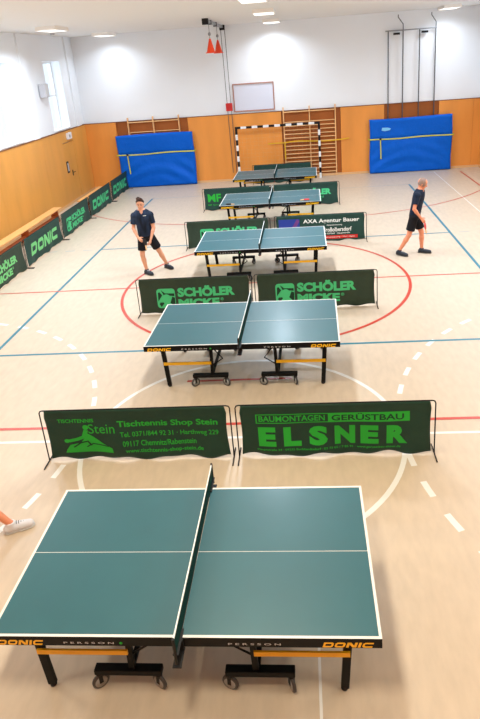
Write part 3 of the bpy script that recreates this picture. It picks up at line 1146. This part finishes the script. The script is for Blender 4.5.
# loudspeaker and emergency light on the left wall
t = thing('loudspeaker', 'small pale box loudspeaker between the left windows', 'loudspeaker', (XL+0.003, 8.02, 3.72))
MB().box(0.03, -0.14, 0, 0.24, 0.14, 0.42).build('case', M_grey, t, bevel=0.01)
MB().box(0.241, -0.12, 0.02, 0.245, 0.12, 0.40).build('grille', mat('grille', (0.60, 0.61, 0.63), 0.7), t)
MB().box(0.0, -0.05, 0.15, 0.03, 0.05, 0.25).build('bracket', M_grey, t)
t = thing('emergency_light', 'small white emergency light box over the flush door', 'emergency light', (XL+0.05, 9.62, 2.20))
MB().box(0.0, -0.19, 0, 0.06, 0.19, 0.22).build('case', M_white, t)
MB().box(0.0601, -0.05, 0.05, 0.062, 0.05, 0.15).build('sign_face', M_steel, t)
b = MB()
b.lathe([(0.06, -0.05), (0.07, -0.02), (0.07, 0)], (-6.9, 8.5, ZC), 'z', 16)
tag(b.build('smoke_detector', M_grey), 'small round smoke detector on the ceiling near the left wall', 'smoke detector')

# ------------------------------------------------------------------ bats and small items
def bat(name, label, loc, rot, m=M_bat_r, group=None):
    t = thing(name, label, 'table tennis bat', loc)
    t.rotation_euler = rot
    if group: t['group'] = group
    n = 24
    V = []
    for z in (-0.006, 0.006):
        for k in range(n):
            a = 2*PI*k/n
            V.append((0.075*math.cos(a), 0.080*math.sin(a), z))
    F = [tuple(range(n))[::-1], tuple(range(n, 2*n))]+[(k, (k+1) % n, n+(k+1) % n, n+k) for k in range(n)]
    MB().add(V, F).build('blade', m, t)
    MB().box(-0.014, -0.17, -0.011, 0.014, -0.07, 0.011).build('handle', M_light_wood, t, bevel=0.004)
    return t


T4 = TABLES[3]
bat('table_tennis_bat', 'black bat lying on the left corner of the fourth table', (T4[0]-1.13, T4[1]-0.60, 0.7725), (0, 0, R(70)), M_blackp, 'bats lying on the fourth table')
bat('table_tennis_bat', 'red bat lying on the right corner of the fourth table', (T4[0]+0.98, T4[1]-0.55, 0.7725), (0, 0, R(-75)), M_bat_r, 'bats lying on the fourth table')

# ------------------------------------------------------------------ people: smooth bodies from an implicit surface
def surface(fn, lo, hi, h):
    """naive surface nets of fn < 0"""
    nx, ny, nz = [int(math.ceil((hi[i]-lo[i])/h))+1 for i in range(3)]
    X = (lo[0]+h*np.arange(nx))[:, None, None]
    Y = (lo[1]+h*np.arange(ny))[None, :, None]
    Z = (lo[2]+h*np.arange(nz))[None, None, :]
    S = fn(X, Y, Z).astype(np.float32)
    ins = S < 0
    cx, cy, cz = nx-1, ny-1, nz-1
    n_in = np.zeros((cx, cy, cz), np.int8)
    for a in (0, 1):
        for b_ in (0, 1):
            for c in (0, 1):
                n_in += ins[a:a+cx, b_:b_+cy, c:c+cz]
    m_ = (n_in > 0) & (n_in < 8)
    Q = np.argwhere(m_)
    idx = -np.ones((cx, cy, cz), np.int64)
    idx[m_] = np.arange(len(Q))
    acc = np.zeros((len(Q), 3)); cnt = np.zeros(len(Q))
    for ax in range(3):
        oth = [i for i in range(3) if i != ax]
        for a in (0, 1):
            for b_ in (0, 1):
                o = np.zeros(3, int); o[oth[0]], o[oth[1]] = a, b_
                q = o.copy(); q[ax] = 1
                s0 = S[tuple((Q+o).T)]; s1 = S[tuple((Q+q).T)]
                c = (s0 < 0) != (s1 < 0)
                tt_ = np.where(c, s0/np.where(c, s0-s1, 1), 0)
                pp = Q+o.astype(float)
                pp[:, ax] += tt_
                acc += pp*c[:, None]
                cnt += c
    P = acc/cnt[:, None]*h+np.array(lo)
    F = []
    for ax in range(3):
        o1, o2 = [i for i in range(3) if i != ax]
        sl0 = [slice(None)]*3; sl1 = [slice(None)]*3
        sl0[ax] = slice(0, -1); sl1[ax] = slice(1, None)
        c = ins[tuple(sl0)] != ins[tuple(sl1)]
        q = np.argwhere(c)
        ok = (q[:, o1] > 0) & (q[:, o2] > 0) & (q[:, o1] < [cx, cy, cz][o1]) & (q[:, o2] < [cx, cy, cz][o2])
        q = q[ok]
        flip = ins[tuple(q.T)]
        def at(d1, d2):
            r = q.copy(); r[:, o1] -= d1; r[:, o2] -= d2
            return idx[tuple(r.T)]
        quad = np.stack([at(0, 0), at(1, 0), at(1, 1), at(0, 1)], 1)
        if ax == 1: flip = ~flip
        quad[flip] = quad[flip][:, ::-1]
        F.append(quad)
    return P, np.concatenate(F)


def cap(X, Y, Z, a, b_, ra, rb, flat=1.0, ax=None):
    """tapered capsule distance; flat<1 squeezes it along axis vector ax"""
    a = np.array(a, float); b_ = np.array(b_, float)
    d = b_-a
    L2 = max(1e-9, d@d)
    px, py, pz = X-a[0], Y-a[1], Z-a[2]
    t = np.clip((px*d[0]+py*d[1]+pz*d[2])/L2, 0, 1)
    qx, qy, qz = px-t*d[0], py-t*d[1], pz-t*d[2]
    if ax is not None:
        e = np.array(ax, float); e = e/np.linalg.norm(e)
        k = qx*e[0]+qy*e[1]+qz*e[2]
        f = 1/flat-1
        qx, qy, qz = qx+k*e[0]*f, qy+k*e[1]*f, qz+k*e[2]*f
    return np.sqrt(qx*qx+qy*qy+qz*qz)-(ra+(rb-ra)*t)


def add_cap(D, X, Y, Z, k, a, b_, ra, rb, flat=1.0, ax=None):
    """smooth union of one capsule, evaluated only around it"""
    lo = np.minimum(a, b_)-max(ra, rb)-k-0.03
    hi = np.maximum(a, b_)+max(ra, rb)+k+0.03
    sl = []
    for arr, l, h_ in ((X.ravel(), lo[0], hi[0]), (Y.ravel(), lo[1], hi[1]), (Z.ravel(), lo[2], hi[2])):
        i0, i1 = np.searchsorted(arr, l), np.searchsorted(arr, h_)
        if i1 <= i0: return D
        sl.append(slice(int(i0), int(i1)))
    if isinstance(D, float):
        D = np.full((X.size, Y.size, Z.size), D, np.float32)
    x, y, z = X[sl[0]], Y[:, sl[1]], Z[:, :, sl[2]]
    D[tuple(sl)] = smin(D[tuple(sl)], cap(x, y, z, a, b_, ra, rb, flat, ax), k)
    return D


def ell(X, Y, Z, c, r, axes=None):
    p = [X-c[0], Y-c[1], Z-c[2]]
    if axes is not None:
        p = [p[0]*e[0]+p[1]*e[1]+p[2]*e[2] for e in axes]
    q = np.sqrt((p[0]/r[0])**2+(p[1]/r[1])**2+(p[2]/r[2])**2)
    return (q-1)*min(r)


def local_op(D, X, Y, Z, c, rad, op):
    sl = []
    for arr, q in ((X.ravel(), c[0]), (Y.ravel(), c[1]), (Z.ravel(), c[2])):
        i0, i1 = np.searchsorted(arr, q-rad), np.searchsorted(arr, q+rad)
        if i1 <= i0: return D
        sl.append(slice(int(i0), int(i1)))
    D[tuple(sl)] = op(D[tuple(sl)], X[sl[0]], Y[:, sl[1]], Z[:, :, sl[2]])
    return D


def smin(a, b_, k):
    h = np.clip(0.5+0.5*(b_-a)/k, 0, 1)
    return b_*(1-h)+a*h-k*h*(1-h)


def mesh_np(name, P, F, m, parent):
    me = bpy.data.meshes.new(name)
    me.from_pydata(P.tolist(), [], F.tolist())
    me.materials.append(m)
    me.polygons.foreach_set('use_smooth', [True]*len(me.polygons))
    me.update()
    o = bpy.data.objects.new(name, me)
    COL.objects.link(o)
    o.parent = parent
    return o


def V3(*a): return np.array(a, float)


def unit(a): return a/np.linalg.norm(a)


def person(label, loc, J, skin, shirt_m, short_m, hair_m, hair='short', shoe_m=None, sole_m=None, curl=(0.9, 0.9), stripe=False, collar=False):
    """J: joints in the figure's own frame. L and R are the person's left and right"""
    t = thing('person', label, 'person', loc)
    J = {k: V3(*v) for k, v in J.items()}
    fw, fh = unit(J['face']), unit(J['front'])          # head and chest direction
    head, neck, pel = J['head'], J['neck'], J['pelvis']
    hup = unit(head-neck)
    hside = unit(np.cross(fw, hup))                       # the person's right
    fw2 = unit(np.cross(hup, hside))
    ch = neck*0.72+pel*0.28
    up = unit(neck-pel)
    side_ = unit(np.cross(fh, up))
    ax = unit(np.cross(up, side_))
    pts = np.stack(list(J[k] for k in J if k not in ('face', 'front')))
    lo = pts.min(0)-0.18; hi = pts.max(0)+0.20
    lo[2] = -0.02

    def hand(X, Y, Z, s, D):
        w_, el = J['wr'+s], J['el'+s]
        d = unit(J['hd'+s]-w_)
        pn = unit(np.cross(d, unit(J['palm'+s])))         # across the palm, towards the thumb
        pal = unit(np.cross(pn, d))
        c = w_+d*0.075
        D = add_cap(D, X, Y, Z, 0.018, w_+d*0.02, w_+d*0.085, 0.026, 0.036, 0.50, pal)
        cl = curl[0 if s == 'L' else 1]
        for k, (off, ln) in enumerate(((0.027, 0.066), (0.009, 0.074), (-0.009, 0.069), (-0.026, 0.055))):
            p0 = w_+d*0.092+pn*off
            a1 = cl*0.6
            d1 = unit(d*math.cos(a1)+pal*math.sin(a1))
            d2 = unit(d*math.cos(a1*2.1)+pal*math.sin(a1*2.1))
            d3 = unit(d*math.cos(a1*3)+pal*math.sin(a1*3))
            p1 = p0+d1*ln*0.45; p2 = p1+d2*ln*0.32; p3 = p2+d3*ln*0.23
            for q0, q1, r0, r1 in ((p0, p1, 0.0092, 0.0088), (p1, p2, 0.0088, 0.0082), (p2, p3, 0.0082, 0.0074)):
                D = add_cap(D, X, Y, Z, 0.004, q0, q1, r0, r1)
        p0 = w_+d*0.035+pn*0.026
        dt = unit(d*0.7+pn*0.75+pal*0.35)
        p1 = p0+dt*0.042
        p2 = p1+unit(dt+d*0.5+pal*0.4)*0.032
        D = add_cap(D, X, Y, Z, 0.010, p0, p1, 0.013, 0.0105)
        D = add_cap(D, X, Y, Z, 0.004, p1, p2, 0.0105, 0.0085)
        return D

    def body(X, Y, Z):
        D = add_cap(0.3, X, Y, Z, 0.001, head-hup*0.02, head+hup*0.025, 0.082, 0.086, 0.86, hside)
        D = local_op(D, X, Y, Z, head, 0.19, lambda d, x, y, z: smin(d, ell(x, y, z, head-fw2*0.022+hup*0.02, (0.074, 0.092, 0.088), (hside, fw2, hup)), 0.03))
        D = add_cap(D, X, Y, Z, 0.035, head-hup*0.055+fw2*0.028, head-hup*0.085+fw2*0.045, 0.052, 0.034, 0.9, hside)
        for s in (-1, 1):
            D = local_op(D, X, Y, Z, head, 0.19, lambda d, x, y, z: np.maximum(d, -ell(x, y, z, head+fw2*0.092+hside*s*0.031, (0.020, 0.016, 0.012), (hside, fw2, hup))))
            D = local_op(D, X, Y, Z, head, 0.19, lambda d, x, y, z: smin(d, ell(x, y, z, head+hside*s*0.078-hup*0.012-fw2*0.005, (0.010, 0.019, 0.032), (hside, fw2, hup)), 0.008))   # ear
        D = add_cap(D, X, Y, Z, 0.012, head+fw2*0.083+hup*0.0, head+fw2*0.104-hup*0.032, 0.008, 0.014)
        D = add_cap(D, X, Y, Z, 0.008, head+fw2*0.078-hup*0.058-hside*0.016, head+fw2*0.078-hup*0.058+hside*0.016, 0.010, 0.010)
        D = add_cap(D, X, Y, Z, 0.03, neck-up*0.03, head-hup*0.06-fw2*0.015, 0.062, 0.052)
        D = add_cap(D, X, Y, Z, 0.05, ch-up*0.02, ch+up*0.05, 0.150, 0.150, 0.66, ax)
        D = add_cap(D, X, Y, Z, 0.05, pel+up*0.13, ch, 0.128, 0.15, 0.68, ax)
        D = add_cap(D, X, Y, Z, 0.05, pel-up*0.0, pel+up*0.10, 0.145, 0.132, 0.72, ax)
        D = add_cap(D, X, Y, Z, 0.05, J['shL'], J['shR'], 0.062, 0.062)
        D = add_cap(D, X, Y, Z, 0.05, neck-up*0.02, (J['shL']+neck)/2, 0.055, 0.06)
        D = add_cap(D, X, Y, Z, 0.05, neck-up*0.02, (J['shR']+neck)/2, 0.055, 0.06)
        for s in 'LR':
            hp, kn, an, to, sh, el, wr = [J[k+s] for k in ('hip', 'kn', 'an', 'to', 'sh', 'el', 'wr')]
            D = add_cap(D, X, Y, Z, 0.035, hp, kn, 0.086, 0.054)
            calf = kn*0.68+an*0.32
            D = add_cap(D, X, Y, Z, 0.02, kn, calf, 0.050, 0.054)
            D = add_cap(D, X, Y, Z, 0.02, calf, an, 0.054, 0.033)
            D = add_cap(D, X, Y, Z, 0.02, an, an+(to-an)*0.45+V3(0, 0, -0.02), 0.032, 0.020)
            D = add_cap(D, X, Y, Z, 0.03, sh, el, 0.052, 0.038)
            D = add_cap(D, X, Y, Z, 0.015, el, el*0.7+wr*0.3, 0.038, 0.039)
            D = add_cap(D, X, Y, Z, 0.015, el*0.7+wr*0.3, wr, 0.039, 0.025)
            D = hand(X, Y, Z, s, D)
        return D

    P, F = surface(body, lo, hi, 0.0072)
    mesh_np('body', P, F, skin, t)

    g = 0.016

    def shirt(X, Y, Z):
        D = add_cap(0.3, X, Y, Z, 0.001, ch-up*0.02, ch+up*0.05, 0.150+g, 0.150+g, 0.68, ax)
        D = add_cap(D, X, Y, Z, 0.06, pel+up*0.0, ch, 0.150+g, 0.152+g, 0.72, ax)
        D = add_cap(D, X, Y, Z, 0.05, J['shL'], J['shR'], 0.064+g, 0.064+g)
        for s in 'LR':
            D = add_cap(D, X, Y, Z, 0.04, neck-up*0.03, (J['sh'+s]+neck)/2, 0.058+g*0.6, 0.06+g)
            e = J['sh'+s]+(J['el'+s]-J['sh'+s])*0.66
            A = cap(X, Y, Z, J['sh'+s], J['el'+s], 0.056+g, 0.056+g)
            n = unit(J['el'+s]-J['sh'+s])
            A = np.maximum(A, (X-e[0])*n[0]+(Y-e[1])*n[1]+(Z-e[2])*n[2])
            D = smin(D, A, 0.012)
        hem = pel-up*0.055
        D = np.maximum(D, -((X-hem[0])*up[0]+(Y-hem[1])*up[1]+(Z-hem[2])*up[2]))
        c = neck+up*0.035
        D = np.maximum(D, ((X-c[0])*up[0]+(Y-c[1])*up[1]+(Z-c[2])*up[2]))
        D = np.maximum(D, -ell(X, Y, Z, neck+ax*0.075*1+up*0.03, (0.035, 0.06, 0.075), (side_, ax, up)))
        return D
    P, F = surface(shirt, np.minimum(lo, lo), hi, 0.009)
    sh_o = mesh_np('shirt', P, F, shirt_m, t)
    if collar:
        def col(X, Y, Z):
            c0 = neck+up*0.028
            D = cap(X, Y, Z, c0-up*0.004, c0+up*0.018, 0.074, 0.066)
            D = np.maximum(D, -cap(X, Y, Z, c0-up*0.1, c0+up*0.1, 0.062, 0.060))
            D = np.maximum(D, -ell(X, Y, Z, c0+ax*0.07, (0.022, 0.05, 0.07), (side_, ax, up)))
            D = np.maximum(D, ((X-c0[0])*up[0]+(Y-c0[1])*up[1]+(Z-c0[2])*up[2])-0.022)
            D = np.maximum(D, -((X-c0[0])*up[0]+(Y-c0[1])*up[1]+(Z-c0[2])*up[2])-0.02)
            return D
        P, F = surface(col, neck-0.12, neck+0.13, 0.006)
        if len(F): mesh_np('collar', P, F, shirt_m, sh_o)

    def shorts(X, Y, Z):
        D = cap(X, Y, Z, pel-up*0.02, pel+up*0.06, 0.158, 0.146, 0.76, ax)
        for s in 'LR':
            hp, kn = J['hip'+s], J['kn'+s]
            n = unit(kn-hp)
            e = hp+(kn-hp)*0.74
            A = cap(X, Y, Z, hp, kn, 0.100, 0.098)
            A = np.maximum(A, (X-e[0])*n[0]+(Y-e[1])*n[1]+(Z-e[2])*n[2])
            D = smin(D, A, 0.02)
        w_ = pel+up*0.07
        return np.maximum(D, ((X-w_[0])*up[0]+(Y-w_[1])*up[1]+(Z-w_[2])*up[2]))
    P, F = surface(shorts, lo, hi, 0.009)
    mesh_np('shorts', P, F, short_m, t)

    for s in 'LR':
        an, to = J['an'+s], J['to'+s]
        d = to-an
        dh = unit(V3(d[0], d[1], (d[2]+0.065)*1.0))
        sd = unit(np.cross(dh, V3(0, 0, 1)))
        upf = np.cross(sd, dh)
        base = V3(an[0], an[1], 0)+V3(0, 0, max(0.0, an[2]-0.095))
        heel = base-dh*0.035+upf*0.045
        toe = base+dh*0.175+upf*0.034

        def shoe(X, Y, Z):
            D = add_cap(0.3, X, Y, Z, 0.001, heel, toe, 0.048, 0.040)
            D = add_cap(D, X, Y, Z, 0.03, base+dh*0.015+upf*0.06, base+dh*0.0+upf*0.10, 0.050, 0.046)
            D = add_cap(D, X, Y, Z, 0.02, base+dh*0.09+upf*0.046, toe, 0.052, 0.042, 0.85, upf)
            h_ = base+upf*0.016
            D = np.maximum(D, -((X-h_[0])*upf[0]+(Y-h_[1])*upf[1]+(Z-h_[2])*upf[2]))
            e = base+upf*0.118
            return np.maximum(D, ((X-e[0])*upf[0]+(Y-e[1])*upf[1]+(Z-e[2])*upf[2]))

        def sole(X, Y, Z):
            D = add_cap(0.3, X, Y, Z, 0.001, heel-upf*0.03, toe-upf*0.022, 0.052, 0.046)
            D = add_cap(D, X, Y, Z, 0.02, base+dh*0.10+upf*0.012, toe-upf*0.02, 0.055, 0.047)
            k = (X-base[0])*upf[0]+(Y-base[1])*upf[1]+(Z-base[2])*upf[2]
            return np.maximum(np.maximum(D, k-0.018), -k+0.001)
        b0 = np.minimum(heel, toe)-0.09; b1 = np.maximum(heel, toe)+0.11
        P, F = surface(shoe, b0, b1, 0.007)
        so = mesh_np('shoe', P, F, shoe_m, t)
        P, F = surface(sole, b0, b1, 0.006)
        mesh_np('sole', P, F, sole_m, so)
        b = MB()
        for q in range(4):
            c = base+dh*(0.055+0.022*q)+upf*(0.099-0.006*q)
            b.tube([tuple(c-sd*0.026-upf*0.006), tuple(c+upf*0.004), tuple(c+sd*0.026-upf*0.006)], 0.0035, 5)
        b.build('laces', M_blackp if shoe_m is M_shoe2 else M_grey, so)

    def hairf(X, Y, Z):
        if hair == 'bald':
            D = cap(X, Y, Z, head-hup*0.01-fw2*0.012, head+hup*0.024-fw2*0.012, 0.096, 0.096, 0.90, hside)
            c = head+fw2*0.058+hup*0.04
            D = np.maximum(D, ((X-c[0])*(fw2[0]+hup[0]*0.3)+(Y-c[1])*(fw2[1]+hup[1]*0.3)+(Z-c[2])*(fw2[2]+hup[2]*0.3)))
            c = head-hup*0.05
            return np.maximum(D, -((X-c[0])*hup[0]+(Y-c[1])*hup[1]+(Z-c[2])*hup[2]))
        D = cap(X, Y, Z, head-hup*0.01-fw2*0.010, head+hup*0.04-fw2*0.006, 0.094, 0.097, 0.90, hside)
        D = add_cap(D, X, Y, Z, 0.03, head+hup*0.125+fw2*0.05-hside*0.03, head+hup*0.12-fw2*0.03+hside*0.04, 0.026, 0.034)
        D = D+0.006*np.sin(70*X+40*Z)*np.sin(60*Y+30*Z)
        c = head+fw2*0.055+hup*0.072
        n = unit(fw2*1.0-hup*0.85)
        D = np.maximum(D, ((X-c[0])*n[0]+(Y-c[1])*n[1]+(Z-c[2])*n[2]))
        c = head-hup*0.05
        D = np.maximum(D, -((X-c[0])*hup[0]+(Y-c[1])*hup[1]+(Z-c[2])*hup[2]))
        return D
    P, F = surface(hairf, head-0.17, head+0.19, 0.006)
    mesh_np('hair', P, F, hair_m, t)
    for s in (-1, 1):
        c = head+fw2*0.078+hside*s*0.031
        b = MB()
        n = 10
        rings = [(math.sin(PI*i/8)*0.0095, math.cos(PI*i/8)*0.0095) for i in range(9)]
        rings[0] = (0.0004, rings[0][1]); rings[-1] = (0.0004, rings[-1][1])
        V, F = [], []
        for r_, h_ in rings:
            for k in range(n):
                q = c+hside*r_*math.cos(2*PI*k/n)+hup*r_*math.sin(2*PI*k/n)+fw2*h_
                V.append(tuple(q))
        b.mi = 0
        for i in range(8):
            b.mi = 1 if i < 3 else 0
            b.add(V[i*n:(i+2)*n], [(k, (k+1) % n, n+(k+1) % n, n+k) for k in range(n)], True)
        b.build('eye', [M_eye, M_iris], t)
        e0 = head+fw2*0.088+hup*0.026+hside*s*0.016; e1 = head+fw2*0.078+hup*0.026+hside*s*0.046
        MB().tube([tuple(e0), tuple(e1)], 0.004, 5).build('eyebrow', hair_m, t)
    b = MB()
    b.tube([tuple(head+fw2*0.089-hup*0.058-hside*0.020), tuple(head+fw2*0.0925-hup*0.057), tuple(head+fw2*0.089-hup*0.058+hside*0.020)], 0.003, 5)
    b.build('mouth', M_lip, t)
    if stripe:      # small chest print and pale piping
        b = MB()
        c = ch+up*0.08+ax*0.128+side_*0.0-side_*0.075
        b.beam(tuple(c-side_*0.02), tuple(c+side_*0.045), 0.012, 0.004, tuple(ax))
        b.build('chest_print', M_pwhite, sh_o)
    return t, J


# boy at the left, facing the camera, hands together holding a bat
J1 = dict(head=(-0.045, -0.03, 1.64), neck=(-0.045, 0.0, 1.475), pelvis=(-0.04, 0.05, 0.93), front=(0.15, -1, 0), face=(0.10, -1, -0.42),
          shR=(-0.225, 0.0, 1.375), shL=(0.125, 0.02, 1.375), elR=(-0.275, -0.02, 1.10), elL=(0.175, -0.01, 1.09),
          wrR=(-0.16, -0.17, 0.925), wrL=(0.115, -0.14, 0.865), hdR=(-0.07, -0.23, 0.86), hdL=(0.075, -0.20, 0.77),
          palmR=(0.6, 0.3, -0.6), palmL=(-0.8, 0.4, 0), hipR=(-0.13, 0.05, 0.87), hipL=(0.055, 0.06, 0.87),
          knR=(-0.165, 0.0, 0.47), knL=(0.185, 0.18, 0.49), anR=(-0.125, 0.04, 0.095), anL=(0.265, 0.40, 0.095),
          toR=(0.02, -0.09, 0.03), toL=(0.40, 0.28, 0.03))
person('person in navy shirt and black shorts standing at left, hands together, looking down', (-2.62, 0.86, 0), J1, M_skin, M_shirt_p, M_short, M_hair,
       'short', M_shoe, M_sole_d, (0.7, 0.7), True, True)
bat('table_tennis_bat', 'dark bat held by the person standing at left', (-2.62+0.005, 0.86-0.25, 0.835), (R(75), R(20), R(75)), M_blackp)

# man at the right, walking right with a red bat
J2 = dict(head=(0.175, -0.02, 1.615), neck=(0.12, 0.0, 1.46), pelvis=(0.02, 0.0, 0.93), front=(1, -0.45, 0), face=(1, -0.30, -0.15),
          shR=(0.03, -0.165, 1.385), shL=(0.18, 0.155, 1.385), elR=(-0.04, -0.24, 1.10), elL=(0.13, 0.24, 1.10),
          wrR=(0.10, -0.24, 0.905), wrL=(0.14, 0.16, 0.865), hdR=(0.17, -0.25, 0.82), hdL=(0.16, 0.12, 0.78),
          palmR=(-0.2, 1, -0.1), palmL=(0.2, -1, 0), hipR=(-0.02, -0.085, 0.87), hipL=(0.06, 0.075, 0.87),
          knR=(-0.12, -0.10, 0.48), knL=(0.185, 0.06, 0.48), anR=(-0.325, -0.06, 0.11), anL=(0.195, 0.05, 0.095),
          toR=(-0.20, -0.16, 0.03), toL=(0.40, -0.03, 0.03))
person('person with cropped grey hair in dark shirt and shorts walking right, red bat in hand', (3.32, 1.45, 0), J2, M_skin2, M_shirt, M_short, M_hair2,
       'bald', M_shoe, M_sole_d, (0.9, 0.5), False, True)
bat('table_tennis_bat', 'red bat held by the walking person at right', (3.32+0.20, 1.45-0.265, 0.715), (R(80), 0, R(68)), M_bat_r)

# player at the left edge, only the forward foot reaches into the picture
J3 = dict(head=(-0.60, 0.0, 1.60), neck=(-0.66, 0.0, 1.44), pelvis=(-0.76, 0.0, 0.91), front=(1, 0.1, 0), face=(1, 0.1, -0.15),
          shR=(-0.66, -0.19, 1.37), shL=(-0.66, 0.19, 1.37), elR=(-0.60, -0.28, 1.10), elL=(-0.60, 0.28, 1.10),
          wrR=(-0.38, -0.24, 1.05), wrL=(-0.38, 0.22, 1.05), hdR=(-0.29, -0.22, 1.05), hdL=(-0.29, 0.20, 1.05),
          palmR=(0, 1, 0), palmL=(0, -1, 0), hipR=(-0.75, -0.09, 0.85), hipL=(-0.75, 0.09, 0.85),
          knR=(-0.33, -0.04, 0.50), knL=(-0.84, 0.12, 0.46), anR=(0.0, 0.0, 0.095), anL=(-1.10, 0.14, 0.12),
          toR=(0.18, 0.085, 0.03), toL=(-0.93, 0.12, 0.03))
person('person stepping in at the left edge, only a white sports shoe and ankle showing', (-2.27, -7.06, 0), J3, M_skin2, M_shirt2, M_short, M_hair,
       'short', M_shoe2, M_sole, (0.6, 0.6))
